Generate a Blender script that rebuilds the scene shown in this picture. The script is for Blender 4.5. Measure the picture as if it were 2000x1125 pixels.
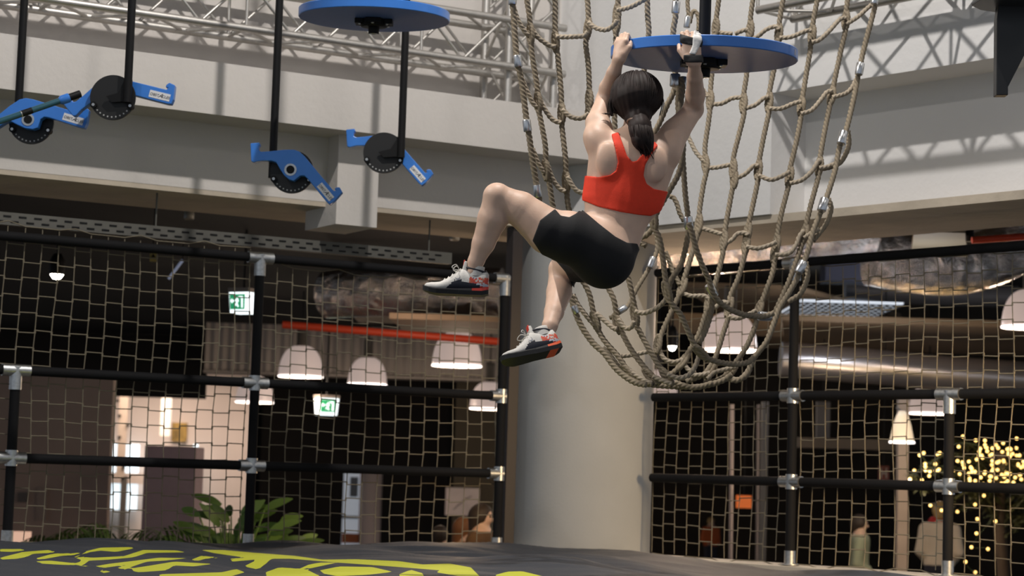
import bpy, bmesh, math, random
import numpy as np
from mathutils import Vector, Matrix, noise
for o in list(bpy.data.objects): bpy.data.objects.remove(o)
sc = bpy.context.scene
COL = sc.collection
PI = math.pi
# ---------------------------------------------------------------- camera
FOC = 4000.0; EYE = 1.7
PITCH = math.atan(368/FOC); ROLL = math.radians(1.8)
fw = Vector((0, math.cos(PITCH), math.sin(PITCH)))
r0 = Vector((1, 0, 0)); u0 = Vector((0, -math.sin(PITCH), math.cos(PITCH)))
RT = math.cos(ROLL)*r0 + math.sin(ROLL)*u0
UP = -math.sin(ROLL)*r0 + math.cos(ROLL)*u0
CAMP = Vector((0, 0, EYE))
cd = bpy.data.cameras.new('camera'); cam = bpy.data.objects.new('camera', cd); COL.objects.link(cam)
M = Matrix((( RT.x, UP.x, -fw.x, 0), (RT.y, UP.y, -fw.y, 0), (RT.z, UP.z, -fw.z, EYE), (0, 0, 0, 1)))
cam.matrix_world = M
cd.sensor_width = 36; cd.lens = 36*FOC/2000; cd.clip_start = .1; cd.clip_end = 200
cd.dof.use_dof = True; cd.dof.focus_distance = 8.7; cd.dof.aperture_fstop = 3.6
sc.camera = cam
sc.view_settings.view_transform = 'Standard'; sc.view_settings.look = 'None'
sc.view_settings.exposure = 0.0; sc.view_settings.gamma = 1; sc.view_settings.use_curve_mapping = False
# ---------------------------------------------------------------- world and lights
w = bpy.data.worlds.new('world'); sc.world = w; w.use_nodes = True
w.node_tree.nodes['Background'].inputs[0].default_value = (.80, .88, 1.0, 1)
w.node_tree.nodes['Background'].inputs[1].default_value = .40
def spot(name, loc, target, power, size, angle, col=(1, .95, .90), blend=.4):
    l = bpy.data.lights.new(name, 'SPOT'); l.energy = power; l.shadow_soft_size = size
    l.spot_size = math.radians(angle); l.spot_blend = blend; l.color = col
    o = bpy.data.objects.new(name, l); COL.objects.link(o); o.location = loc
    o.rotation_euler = (Vector(target)-Vector(loc)).to_track_quat('-Z', 'Y').to_euler()
    return o
spot('hall_spotlight', (0.3, 8.0, EYE+6.5), (0.5, 10.0, 1.0), 1080, .07, 150)
spot('hall_spotlight', (-4.6, 5.6, EYE+6.3), (-1.0, 11.5, 2.5), 270, .12, 110)
spot('hall_spotlight', (-4.4, 7.7, EYE+5.2), (0.6, 8.6, EYE+1.2), 760, .12, 44, blend=.8)
spot('hall_spotlight', (5.0, 5.0, EYE+6.3), (2.5, 10.5, 3.0), 130, .5, 110)
# ---------------------------------------------------------------- measuring helpers
def ray(px, py):
    return (fw + ((px-1000)/FOC)*RT + ((562.5-py)/FOC)*UP)
def P(px, py, Y):
    r = ray(px, py); return CAMP + r*(Y/r.y)
def proj(v):
    d = Vector(v)-CAMP; z = d.dot(fw)
    return 1000+FOC*d.dot(RT)/z, 562.5-FOC*d.dot(UP)/z
class Frame:
    """vertical reference plane: s along, n away from the hall, z up"""
    def __init__(s, o, az):
        s.o = Vector((o[0], o[1], 0)); s.t = Vector((math.sin(az), math.cos(az), 0)); s.n = Vector((-s.t.y, s.t.x, 0))
        if s.n.y < 0: s.n = -s.n
    def pt(s, a, n, z): return s.o + s.t*a + s.n*n + Vector((0, 0, z))
    def hit(s, px, py, n=0):
        r = ray(px, py); k = ((s.o + s.n*n) - CAMP).dot(s.n)/r.dot(s.n); p = CAMP + r*k
        return (p-s.o).dot(s.t), p.z
LW = Frame((0, 13.2), math.radians(60.5))
RW = Frame((0, 14.3), math.radians(180-41.3))
# ---------------------------------------------------------------- mesh helpers
def link(o, parent=None):
    COL.objects.link(o)
    if parent is not None: o.parent = parent
    return o
def tag(o, label=None, cat=None, group=None, kind=None):
    if label: o['label'] = label
    if cat: o['category'] = cat
    if group: o['group'] = group
    if kind: o['kind'] = kind
    return o
def empty(name, loc=(0, 0, 0), rz=0):
    o = bpy.data.objects.new(name, None); o.location = loc; o.rotation_euler = (0, 0, rz); o.empty_display_size = .1
    return link(o)
def thing(name, label, cat, loc=(0, 0, 0), rz=0, group=None):
    return tag(empty(name, loc, rz), label, cat, group)
def children(o): return [c for c in bpy.data.objects if c.parent == o]
def copy_tree(o, parent=None):
    c = o.copy(); COL.objects.link(c)
    if parent is not None: c.parent = parent
    for ch in children(o): copy_tree(ch, c)
    return c
class MB:
    def __init__(s): s.v = []; s.f = []; s.m = []; s.sm = []
    def add(s, vs, fs, mi=0, smooth=False):
        b = len(s.v); s.v += [tuple(p) for p in vs]; s.f += [tuple(i+b for i in f) for f in fs]
        s.m += [mi]*len(fs); s.sm += [smooth]*len(fs)
    def hexa(s, c, mi=0):
        s.add(c, [(0, 3, 2, 1), (4, 5, 6, 7), (0, 1, 5, 4), (1, 2, 6, 5), (2, 3, 7, 6), (3, 0, 4, 7)], mi)
    def box(s, a, b, mi=0):
        x0, y0, z0 = a; x1, y1, z1 = b
        s.hexa([(x0, y0, z0), (x1, y0, z0), (x1, y1, z0), (x0, y1, z0), (x0, y0, z1), (x1, y0, z1), (x1, y1, z1), (x0, y1, z1)], mi)
    def fbox(s, F, s0, s1, n0, n1, z0, z1, mi=0):
        s.hexa([F.pt(s0, n0, z0), F.pt(s1, n0, z0), F.pt(s1, n1, z0), F.pt(s0, n1, z0), F.pt(s0, n0, z1), F.pt(s1, n0, z1), F.pt(s1, n1, z1), F.pt(s0, n1, z1)], mi)
    def tube(s, pts, r, seg=10, mi=0, caps=True, smooth=True):
        pts = [Vector(p) for p in pts]; n = len(pts)
        rs = r if isinstance(r, (list, tuple)) else [r]*n
        t0 = (pts[1]-pts[0]).normalized(); a = Vector((0, 0, 1)) if abs(t0.z) < .9 else Vector((1, 0, 0))
        u = t0.cross(a).normalized(); vs = []
        for i in range(n):
            t = (pts[min(i+1, n-1)]-pts[max(i-1, 0)]).normalized()
            u = (u - t*u.dot(t)).normalized(); v = t.cross(u)
            for k in range(seg):
                an = 2*PI*k/seg; vs.append(pts[i] + (u*math.cos(an)+v*math.sin(an))*rs[i])
        fs = []
        for i in range(n-1):
            for k in range(seg):
                k2 = (k+1) % seg; fs.append((i*seg+k, i*seg+k2, (i+1)*seg+k2, (i+1)*seg+k))
        s.add(vs, fs, mi, smooth)
        if caps:
            s.add(vs[:seg], [tuple(range(seg))[::-1]], mi); s.add(vs[-seg:], [tuple(range(seg))], mi)
    def lathe(s, prof, seg=32, c=(0, 0, 0), mi=0, smooth=True, closed=False):
        c = Vector(c); vs = []; n = len(prof)
        for (r, z) in prof:
            for k in range(seg):
                an = 2*PI*k/seg; vs.append(c+Vector((r*math.cos(an), r*math.sin(an), z)))
        fs = []
        for i in range(n-1 if not closed else n):
            j = (i+1) % n
            for k in range(seg):
                k2 = (k+1) % seg; fs.append((i*seg+k, i*seg+k2, j*seg+k2, j*seg+k))
        s.add(vs, fs, mi, smooth)
    def prism(s, poly, y0, y1, mi=0):
        """polygon in local XZ extruded along Y"""
        n = len(poly)
        s.add([(x, y0, z) for x, z in poly]+[(x, y1, z) for x, z in poly],
              [tuple(range(n)), tuple(range(2*n-1, n-1, -1))]+[(i, i+n, (i+1) % n+n, (i+1) % n) for i in range(n)], mi)
    def build(s, name, mat, parent=None, bevel=0, fix=True):
        me = bpy.data.meshes.new(name); me.from_pydata(s.v, [], s.f)
        mats = mat if isinstance(mat, (list, tuple)) else [mat]
        for m in mats: me.materials.append(m)
        if len(mats) > 1: me.polygons.foreach_set('material_index', s.m)
        me.polygons.foreach_set('use_smooth', s.sm)
        if fix:
            bm = bmesh.new(); bm.from_mesh(me); bmesh.ops.recalc_face_normals(bm, faces=bm.faces); bm.to_mesh(me); bm.free()
        me.update()
        o = link(bpy.data.objects.new(name, me), parent)
        if bevel:
            b = o.modifiers.new('bevel', 'BEVEL'); b.width = bevel; b.segments = 2; b.limit_method = 'ANGLE'; b.angle_limit = math.radians(40)
        return o
# ---------------------------------------------------------------- materials
MATS = {}
def mat(name, col, rough=.5, metal=0, noise_amt=0, nscale=8, bump=0, bscale=60, emit=0, ecol=None, spec=.5, sss=0, trans=0, alpha=1, coat=0):
    if name in MATS: return MATS[name]
    m = bpy.data.materials.new(name); m.use_nodes = True; nt = m.node_tree; b = nt.nodes['Principled BSDF']
    c = (*col, 1)
    b.inputs['Base Color'].default_value = c; b.inputs['Roughness'].default_value = rough; b.inputs['Metallic'].default_value = metal
    b.inputs['Specular IOR Level'].default_value = spec; b.inputs['Coat Weight'].default_value = coat
    if emit: b.inputs['Emission Color'].default_value = (*(ecol or col), 1); b.inputs['Emission Strength'].default_value = emit
    if sss: b.inputs['Subsurface Weight'].default_value = sss; b.inputs['Subsurface Radius'].default_value = (1, .35, .2); b.inputs['Subsurface Scale'].default_value = .01
    if trans: b.inputs['Transmission Weight'].default_value = trans
    if alpha < 1: b.inputs['Alpha'].default_value = alpha
    tc = nt.nodes.new('ShaderNodeTexCoord')
    if noise_amt:
        n = nt.nodes.new('ShaderNodeTexNoise'); n.inputs['Scale'].default_value = nscale; n.inputs['Detail'].default_value = 5
        nt.links.new(tc.outputs['Object'], n.inputs['Vector'])
        r = nt.nodes.new('ShaderNodeMapRange'); r.inputs[1].default_value = .3; r.inputs[2].default_value = .7
        r.inputs[3].default_value = 1-noise_amt; r.inputs[4].default_value = 1+noise_amt
        nt.links.new(n.outputs[0], r.inputs[0])
        x = nt.nodes.new('ShaderNodeVectorMath'); x.operation = 'SCALE'; x.inputs[0].default_value = col
        nt.links.new(r.outputs[0], x.inputs['Scale']); nt.links.new(x.outputs[0], b.inputs['Base Color'])
    if bump:
        n2 = nt.nodes.new('ShaderNodeTexNoise'); n2.inputs['Scale'].default_value = bscale; n2.inputs['Detail'].default_value = 4
        nt.links.new(tc.outputs['Object'], n2.inputs['Vector'])
        bp = nt.nodes.new('ShaderNodeBump'); bp.inputs['Strength'].default_value = bump; bp.inputs['Distance'].default_value = .02
        nt.links.new(n2.outputs[0], bp.inputs['Height']); nt.links.new(bp.outputs[0], b.inputs['Normal'])
    MATS[name] = m; return m
WALL = mat('painted_plaster', (.60, .565, .53), .85, noise_amt=.04, nscale=1.3, bump=.12, bscale=25)
WALLR = mat('cool_plaster', (.72, .71, .70), .85, noise_amt=.04, nscale=1.3, bump=.12, bscale=25)
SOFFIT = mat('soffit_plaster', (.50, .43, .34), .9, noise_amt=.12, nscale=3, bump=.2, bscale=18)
BLACK = mat('black_powder_coat', (.004, .004, .0045), .55, spec=.25)
BLACKF = mat('black_foam_sleeve', (.005, .005, .006), .8, spec=.25, bump=.1, bscale=120)
STEEL = mat('galvanised_steel', (.55, .56, .56), .38, 1, noise_amt=.15, nscale=60)
ALU = mat('aluminium_tube', (.52, .50, .47), .45, 1, noise_amt=.06, nscale=30)
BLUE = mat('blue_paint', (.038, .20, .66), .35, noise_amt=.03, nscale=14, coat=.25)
DARK = mat('dark_void_paint', (.012, .011, .010), .9)
CEILB = mat('black_ceiling_paint', (.0045, .0042, .004), .9, noise_amt=.3, nscale=2)
NETM = mat('beige_net_cord', (.20, .17, .118), .85)
# ================================================================ structure
def struct(name, mb, m, bevel=0):
    o = mb.build(name, m, None, bevel); o['kind'] = 'structure'; return o
E = EYE
sC = LW.hit(1190, 400)[0]          # where the two wall planes meet, seen along the left plane
pL = LW.pt(sC, 0, 0)
SL0 = -9.0; SL1 = sC + .35
sCR = (pL - RW.o).dot(RW.t)
SR0 = sCR - .25; SR1 = 9.0
# heights above the eye
zL1, zL2, zS = 2.36, 2.05, 1.65
mb = MB(); mb.fbox(LW, SL0, SL1+.6, .12, .42, E+2.05, 8.9); struct('wall_left', mb, WALL)
mb = MB()                                                       # fascia with the ledge the truss tower stands on
mb.fbox(LW, SL0, sC-.02, -.33, .11, E+zL2, E+zL1)
struct('trim_1', mb, WALL)
mb = MB()
mb.fbox(LW, SL0, sC+.1, 0, .62, E+zS, E+zL2)
struct('trim_2', mb, WALL)
# pilaster under the fascia
sa = LW.hit(661, 300, -.16)[0]; sb = LW.hit(741, 300, -.16)[0]
mb = MB(); mb.fbox(LW, sa, sb, -.16, .3, E+1.50, E+zL2); struct('trim_3', mb, WALL)
# soffit slab behind the lower edge
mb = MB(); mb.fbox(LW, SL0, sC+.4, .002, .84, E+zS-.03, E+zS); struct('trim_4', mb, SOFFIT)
# right wall: upper face flush, recess further right
zR = zL2; zRb = 1.60
sr = RW.hit(1506, 300, -.33)[0]
mb = MB()
mb.fbox(RW, SR0, sr, -.33, .5, E+zRb, 8.9)
mb.fbox(RW, sr, SR1, -.33, .5, E+2.33, 8.9)
struct('wall_right', mb, WALLR)
mb = MB(); mb.fbox(RW, sr, SR1, -.02, .5, E+zRb, E+2.33); struct('trim_5', mb, WALLR)
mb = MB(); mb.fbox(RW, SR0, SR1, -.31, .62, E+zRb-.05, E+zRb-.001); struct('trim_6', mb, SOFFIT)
# parapets the fences stand on
LEDGE = mat('ledge_stone', (.62, .56, .47), .7, noise_amt=.08, nscale=5)
zP = E-.475
mb = MB(); mb.fbox(LW, SL0, sC+.3, -.12, .28, 0, zP); struct('wall_front_left', mb, LEDGE)
mb = MB(); mb.fbox(RW, SR0, SR1, -.12, .28, 0, zP-.004); struct('wall_front_right', mb, LEDGE)
FLOORM = mat('dark_rubber_floor', (.06, .06, .065), .8, noise_amt=.1)
mb = MB(); mb.box((-16, -2, -.2), (18, 46, 0)); struct('floor', mb, FLOORM)
mb = MB(); mb.box((-12, -2, 8.9), (12, 16, 9.1)); struct('ceiling', mb, CEILB)
# lounge behind: black ceiling and far walls
mb = MB(); mb.hexa([LW.pt(-16, .84, E+1.98), LW.pt(sC+.5, .84, E+1.98), (2.3, 46, E+1.98), (-24, 46, E+1.98),
                    LW.pt(-16, .62, E+2.04), LW.pt(sC+.5, .62, E+2.04), (2.3, 46, E+2.04), (-24, 46, E+2.04)])
struct('ceiling_lounge', mb, CEILB)
mb = MB(); mb.hexa([RW.pt(SR0, .62, E+2.60), RW.pt(16, .62, E+2.60), (34, 46, E+2.60), (1.5, 46, E+2.60),
                    RW.pt(SR0, .62, E+2.65), RW.pt(16, .62, E+2.65), (34, 46, E+2.65), (1.5, 46, E+2.65)])
struct('ceiling_lounge_right', mb, mat('brown_ceiling_slab', (.05, .042, .032), .9, noise_amt=.3, nscale=1))
BROWN = mat('brown_partition', (.36, .285, .245), .85, noise_amt=.06, nscale=2)
PALE = mat('pale_lounge_wall', (.70, .60, .54), .9, noise_amt=.05, nscale=1)
def panel(name, x0, y0, x1, y1, Y, m, th=.15, zb=None, zt=None):
    a = P(x0, y1, Y); b = P(x1, y0, Y)
    mb = MB(); mb.box((a.x, Y, a.z if zb is None else zb), (b.x, Y+th, b.z if zt is None else zt)); return mb
struct('wall_lounge_left', panel('w', -500, 738, 222, 1100, 20, BROWN, zb=0, zt=E+.84), BROWN)
struct('wall_lounge_pale', panel('w', 150, 700, 505, 1100, 40, PALE, zb=0, zt=E+1.98), PALE)
DW = mat('dark_lounge_wall', (.022, .017, .014), .9, noise_amt=.15, nscale=1)
struct('wall_lounge_dark', panel('w', 500, 700, 880, 1100, 34, DW, zb=0, zt=E+1.98), DW)
struct('trim_8', panel('w', -900, 700, 402, 738, 31, DW, .2, zt=E+1.97), mat('black_header', (.008, .007, .007), .9))
OL = mat('olive_lounge_wall', (.085, .07, .048), .9, noise_amt=.1, nscale=1)
struct('wall_lounge_olive', panel('w', 880, 700, 1090, 1100, 30, OL, zb=0, zt=E+1.98), OL)
struct('wall_back', panel('w', -900, 600, 2900, 1100, 44, DARK, zb=0, zt=E+2.62), DARK)
struct('wall_lounge_right', panel('w', 1240, 600, 2700, 1100, 38, DW, zb=0, zt=E+2.60), mat('dim_brown_wall', (.035, .026, .018), .9, noise_amt=.5, nscale=.8))
DWN = struct('window_1', panel('w', 213, 868, 272, 995, 39.6, None, .06), mat('daylight_pane', (.7, .85, .95), .3, emit=1.15, ecol=(.75, .9, 1)))
mb = panel('w', 150, 925, 300, 942, 39.5, None, .05); struct('trim_7', mb, PALE)
struct('window_2', panel('w', 372, 868, 387, 990, 39.6, None, .06), MATS['daylight_pane'])

# ================================================================ white column
COLM = mat('column_paint', (.385, .39, .385), .75, noise_amt=.05, nscale=2, bump=.05)
cc = P(1142, 800, 13.62)
mb = MB(); mb.lathe([(.455, 0), (.455, E+1.6)], 64, (cc.x, cc.y, 0))
tag(mb.build('column', COLM), 'thick round white column between the two net fences', 'column')
# dark upright frame strip left of the column
s0 = LW.hit(989, 800, .05)[0]; s1 = LW.hit(1009, 800, .05)[0]
mb = MB(); mb.fbox(LW, s0, s1, .03, .12, zP, E+zS-.03)
tag(mb.build('door_jamb', mat('dark_bronze_frame', (.03, .022, .02), .5), None, .004), 'dark bronze upright frame strip beside the white column', 'frame')
# ================================================================ tube fences
TR = .029
def fence(F, posts, rails, rail_s, label, name='tube_fence', loc=None):
    root = thing(name, label, 'fence', F.pt(0, 0, 0))
    def par(o): o.parent = root; o.matrix_parent_inverse = Matrix.Translation(-Vector(root.location)); return o
    for (s, zt) in posts:
        mb = MB(); mb.tube([F.pt(s, 0, zP+.06), F.pt(s, 0, zt-.03)], TR, 16); par(mb.build('post', BLACKF))
        mb = MB(); mb.tube([F.pt(s, 0, zP), F.pt(s, 0, zP+.085)], TR+.005, 16); mb.tube([F.pt(s, 0, zP), F.pt(s, 0, zP+.008)], TR+.03, 16)
        par(mb.build('foot_socket', STEEL))
    for (z, a, b) in rails:
        mb = MB(); mb.tube([F.pt(a, 0, z), F.pt(b, 0, z)], TR-.001, 16); par(mb.build('rail', BLACKF))
        for (s, zt) in posts:
            if zt < z-.05 or s < a-.1 or s > b+.1: continue
            mb = MB(); top = abs(zt-z) < .05
            mb.tube([F.pt(max(s-.08, a-.02), 0, z), F.pt(min(s+.08, b+.02), 0, z)], TR+.006, 18)
            mb.tube([F.pt(s, 0, z-.11 if top else z-.045), F.pt(s, 0, z+.02 if top else z+.045)], TR+.006, 18)
            par(mb.build('tube_clamp', STEEL))
    return root
zr1, zr2, zt3 = E+.512, E+.016, E+1.27
sp = [LW.hit(22, 900)[0], LW.hit(496, 800)[0], LW.hit(979, 800)[0]]
fence(LW, [(sp[0]-2.2, zt3), (sp[0], zr1), (sp[1], zt3), (sp[2], zt3)], [(zr2, sp[0]-2.2, sp[2]), (zr1, sp[0]-2.2, sp[2]), (zt3, sp[0]-2.2, sp[2])], None,
      'black padded tube fence with steel clamps left of the white column')
sq = [RW.hit(1547, 850)[0], RW.hit(1853, 900)[0]]
zq = E+1.345
ra = RW.hit(1275, 850)[0]
fence(RW, [(sq[0], zq), (sq[1], zr1+.02), (sq[1]+1.9, zq)], [(zr2+.005, ra, sq[1]+1.9), (zr1+.025, ra, sq[1]+1.9), (zq, ra, sq[1]+1.9)], None,
      'black padded tube fence with steel clamps right of the white column')
def netting(F, s0, s1, z0, z1, label, n=.036, cw=.1, ch=.095, r=.0032, seed=1, sag=.0):
    rnd = random.Random(seed); nx = int((s1-s0)/cw); nz = int((z1-z0)/ch)
    cw = (s1-s0)/nx; ch = (z1-z0)/nz
    mb = MB()
    def W(i, j):
        a = s0+i*cw; b = z0+j*ch
        a += .007*math.sin(j*.5+i*.21+seed)+.006*noise.noise(Vector((i*.6, j*.6, seed)))
        b += .007*math.sin(i*.33+seed)+.006*noise.noise(Vector((i*.5, j*.4, seed+9)))
        return a, b, n+.02*noise.noise(Vector((i*.2, j*.2, seed+4)))
    def seg(p, q):
        p = F.pt(*p); q = F.pt(*q); t = (q-p).normalized(); u = t.cross(F.n).normalized()*r; v = F.n*r
        mb.add([p+u, p+v, p-u, p-v, q+u, q+v, q-u, q-v], [(0, 1, 5, 4), (1, 2, 6, 5), (2, 3, 7, 6), (3, 0, 4, 7)], 0, True)
    for i in range(nx+1):
        for j in range(nz+1):
            a, b, c = W(i, j); k = .008*(1 if (i+j) % 2 else -1)
            e = .022 if (j == nz and i % 4 == 1) or (j == 0 and i % 4 == 2) else 0
            up = (a, c, b+.012); dn = (a, c, b-.012)
            if j == 0: dn = (a, c, b-e); up = dn if not e else (a, c, b+.0)
            if j == nz: up = (a, c, b+e); dn = up if not e else (a, c, b)
            if j < nz:
                a2, b2, c2 = W(i, j+1); seg((a, c, b+.008), (a2, c2, b2-.008))
            if 0 < j < nz: seg((a-.002, c, b-.009), (a-.002, c, b+.009)); seg((a+.003, c, b-.009), (a+.003, c, b+.009))
            if i < nx:
                a2, b2, c2 = W(i+1, j); e2 = .022 if (j == nz and (i+1) % 4 == 1) else (-.022 if (j == 0 and (i+1) % 4 == 2) else 0)
                ee = e if j == nz else -e
                seg((a, c, b+(k if 0 < j < nz else ee)), (a2, c2, b2+(k if 0 < j < nz else e2)))
    o = mb.build('safety_net', NETM, None, fix=False)
    return tag(o, label, 'net')
netting(LW, sp[0]-2.2, sp[1]-.04, zP+.012, zt3+.06, 'beige mesh safety net filling the fence bay at the far left', seed=1)
netting(LW, sp[1]+.03, sp[2]-.02, zP+.012, zt3-.045, 'beige mesh safety net stretched between the two tall posts left of the column', seed=2)
netting(RW, ra-.02, sq[0]-.03, zP+.012, zq-.03, 'beige mesh safety net right beside the white column', seed=3, ch=.093)
netting(RW, sq[0]+.03, sq[1]+1.9, zP+.012, zq-.03, 'beige mesh safety net filling the right end of the fence', seed=5, ch=.093)
# ================================================================ perforated channel under the left soffit
mb = MB(); z0, z1 = E+1.35, E+1.415
a0, a1 = SL0, LW.hit(880, 497, .12)[0]
mb.fbox(LW, a0, a1, .10, .104, z0, z1); mb.fbox(LW, a0, a1, .10, .16, z1, z1+.004); mb.fbox(LW, a0, a1, .10, .16, z0-.004, z0)
ch = mb.build('steel_channel', mat('dull_steel', (.13, .125, .11), .6, .5, noise_amt=.1)); tag(ch, 'long perforated steel channel hanging under the left beam', 'channel')
mb = MB(); k = 0; s = LW.hit(-40, 430, .1)[0]
while s < a1-.1:
    for rr, off in ((.015, 0), (.045, .045)):
        mb.fbox(LW, s+off, s+off+.045, .0965, .1, z0+rr-.004, z0+rr+.006)
    s += .09
mb.build('slots', BLACK, ch)
for px in (305, 840):
    s = LW.hit(px, 420, .13)[0]; mb = MB(); mb.tube([LW.pt(s, .13, z1), LW.pt(s, .13, E+1.98)], .006, 6); mb.build('hanger_rod', MATS['dull_steel'], ch)
# ================================================================ trusses
def truss(name, label, c00, c01, c10, c11, axis, L, step, cat='truss'):
    """four chords starting at the corners c.., running L along axis; zigzag on the four faces"""
    root = thing(name, label, cat, c00)
    o = Vector(c00); inv = Matrix.Translation(-o); A = Vector(axis)
    def par(q): q.parent = root; q.matrix_parent_inverse = inv; return q
    C = [Vector(c) for c in (c00, c01, c11, c10)]
    for c in C:
        mb = MB(); mb.tube([c, c+A*L], .0245, 12); par(mb.build('chord', ALU))
    n = int(L/step)
    for f in range(4):
        a, b = C[f], C[(f+1) % 4]; mb = MB()
        for i in range(n):
            p, q = (a, b) if i % 2 == 0 else (b, a)
            mb.tube([p+A*(i*step), q+A*((i+1)*step)], .010, 8)
        for i in range(0, n+1, 4): mb.tube([a+A*(i*step), b+A*(i*step)], .010, 8)
        par(mb.build('bracing', ALU))
    return root
s_a, zA = LW.hit(300, 35, -.32); zA = sum(LW.hit(x, y, -.32)[1] for x, y in ((100, 10), (500, 59), (900, 107)))/3
q = .30; St = LW.hit(994, 100, -.26)[0]
truss('lighting_truss', 'long aluminium box truss running along the top of the left wall', LW.pt(SL0, -.32, zA), LW.pt(SL0, -.03, zA), LW.pt(SL0, -.32, zA+q), LW.pt(SL0, -.03, zA+q), LW.t, St-SL0+.38, .29)
s2 = LW.hit(1083, 100, -.26)[0]
zl = E+zL1
truss('truss_tower', 'upright aluminium truss tower standing on the ledge in the corner', LW.pt(St, -.26, zl), LW.pt(St, .06, zl), LW.pt(s2, -.26, zl), LW.pt(s2, .06, zl), Vector((0, 0, 1)), 4.5, .33)
rs0, rz = RW.hit(1480, 20, -.75)
truss('lighting_truss', 'aluminium box truss above the right wall, only its end in view at the top', RW.pt(rs0, -.75, rz), RW.pt(rs0, -.45, rz), RW.pt(rs0, -.75, rz+q), RW.pt(rs0, -.45, rz+q), RW.t, 1.75, .29)
# ================================================================ hanging wheels
CEIL = 8.9
def wheel(px, py, Y, label, pole_top=CEIL):
    c = P(px, py, Y); R = .402 if px > 1000 else .395; H = .046
    root = thing('hanging_wheel', label, 'wheel', c, 0, None); root.rotation_euler = (math.radians(3.2), 0, 0)
    mb = MB()
    for pr in ([(0, -H/2), (R-.003, -H/2)], [(R-.003, -H/2), (R, -H/2+.003)], [(R, -H/2+.003), (R, H/2-.003)], [(R, H/2-.003), (R-.003, H/2)], [(R-.003, H/2), (0, H/2)]): mb.lathe(pr, 128)
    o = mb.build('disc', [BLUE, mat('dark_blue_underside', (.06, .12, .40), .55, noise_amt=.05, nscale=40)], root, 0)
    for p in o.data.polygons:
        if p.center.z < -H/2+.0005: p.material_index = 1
    mb = MB(); mb.tube([(0, 0, H/2), (0, 0, pole_top-c.z)], .0255, 20); mb.build('pole', BLACK, root)
    mb = MB(); mb.lathe([(0, H/2), (.10, H/2), (.10, H/2+.012), (.03, H/2+.05), (.0, H/2+.05)], 24); mb.build('top_flange', BLACK, root)
    mb = MB()
    mb.lathe([(0, -H/2), (.072, -H/2), (.072, -H/2-.034), (.066, -H/2-.04), (0, -H/2-.04)], 32)
    for s_ in (-1, 1):
        mb.box((s_*.055, -.05, -H/2-.026), (s_*.098, .05, -H/2-.001))
        mb.box((-.04, s_*.055, -H/2-.026), (.04, s_*.09, -H/2-.001))
    mb.lathe([(0, -H/2-.04), (.03, -H/2-.04), (.028, -H/2-.075), (0, -H/2-.075)], 24)
    h = mb.build('hub', BLACK, root, .002)
    mb = MB(); mb.lathe([(0.010, -H/2-.076), (.024, -H/2-.076), (.024, -H/2-.069), (.010, -H/2-.069)], 24, closed=True); mb.build('lock_ring', STEEL, h)
    for k in range(6):
        a = k*PI/3+.5; mb = MB(); mb.lathe([(0, -.006), (.0075, -.006), (.0085, 0), (0, 0)], 6, (.081*math.cos(a), .081*math.sin(a), -H/2-.026)); mb.build('bolt', STEEL, h)
    mb = MB(); mb.box((R-.012, -.03, -.012), (R+.0015, .0, .012)); 
    if px > 1000:
        m2 = MB()
        for j in range(3):
            a0 = -.42+j*.022
            m2.add([(R*1.002*math.cos(a0+t), R*1.002*math.sin(a0+t), z) for t, z in ((0, -.014), (.010, -.014), (.013, .012), (.003, .012))], [(0, 1, 2, 3)])
        m2.build('white_mark', mat('white_print', (.75, .75, .76), .5), root)
    return root
wheel(1375, 107, 8.70, 'blue spinning wheel on a black pole gripped by the climber')
wheel(731, 30, 10.55, 'empty blue spinning wheel at the top left of the climber')
# ================================================================ hook arms
ARM = [(1378, 805), (1428, 799), (1433, 812), (1424, 822), (1424, 843), (1440, 850), (1490, 845), (1560, 835), (1620, 832), (1650, 842), (1680, 868), (1740, 935),
       (1800, 1002), (1848, 1056), (1860, 1052), (1851, 1042), (1862, 1034), (1880, 1034), (1896, 1060), (1850, 1115), (1828, 1130), (1812, 1118), (1700, 990), (1682, 975), (1660, 976),
       (1625, 1006), (1600, 1000), (1570, 976), (1545, 940), (1525, 906), (1500, 898), (1440, 900), (1400, 910), (1386, 904)]
PXM = 1/364/2.813
ARML = [((x-1605)*PXM, -(y-945)*PXM) for x, y in ARM]
LET = mat('black_lettering', (.01, .01, .01), .6); STK = mat('white_sticker', (.75, .75, .76), .5)
def lettering(text, size, mt, parent, loc, rot, name='lettering', ex=.0006, shear=0):
    cu = bpy.data.curves.new(name, 'FONT'); cu.body = text; cu.size = size; cu.align_x = 'CENTER'; cu.align_y = 'CENTER'; cu.extrude = ex; cu.shear = shear; cu.space_character = 1.0
    t = bpy.data.objects.new('t', cu); COL.objects.link(t)
    dg = bpy.context.evaluated_depsgraph_get(); me = bpy.data.meshes.new_from_object(t.evaluated_get(dg)); bpy.data.objects.remove(t); bpy.data.curves.remove(cu)
    me.name = name; me.materials.clear(); me.materials.append(mt)
    o = link(bpy.data.objects.new(name, me), parent); o.location = loc; o.rotation_euler = rot; return o
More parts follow.
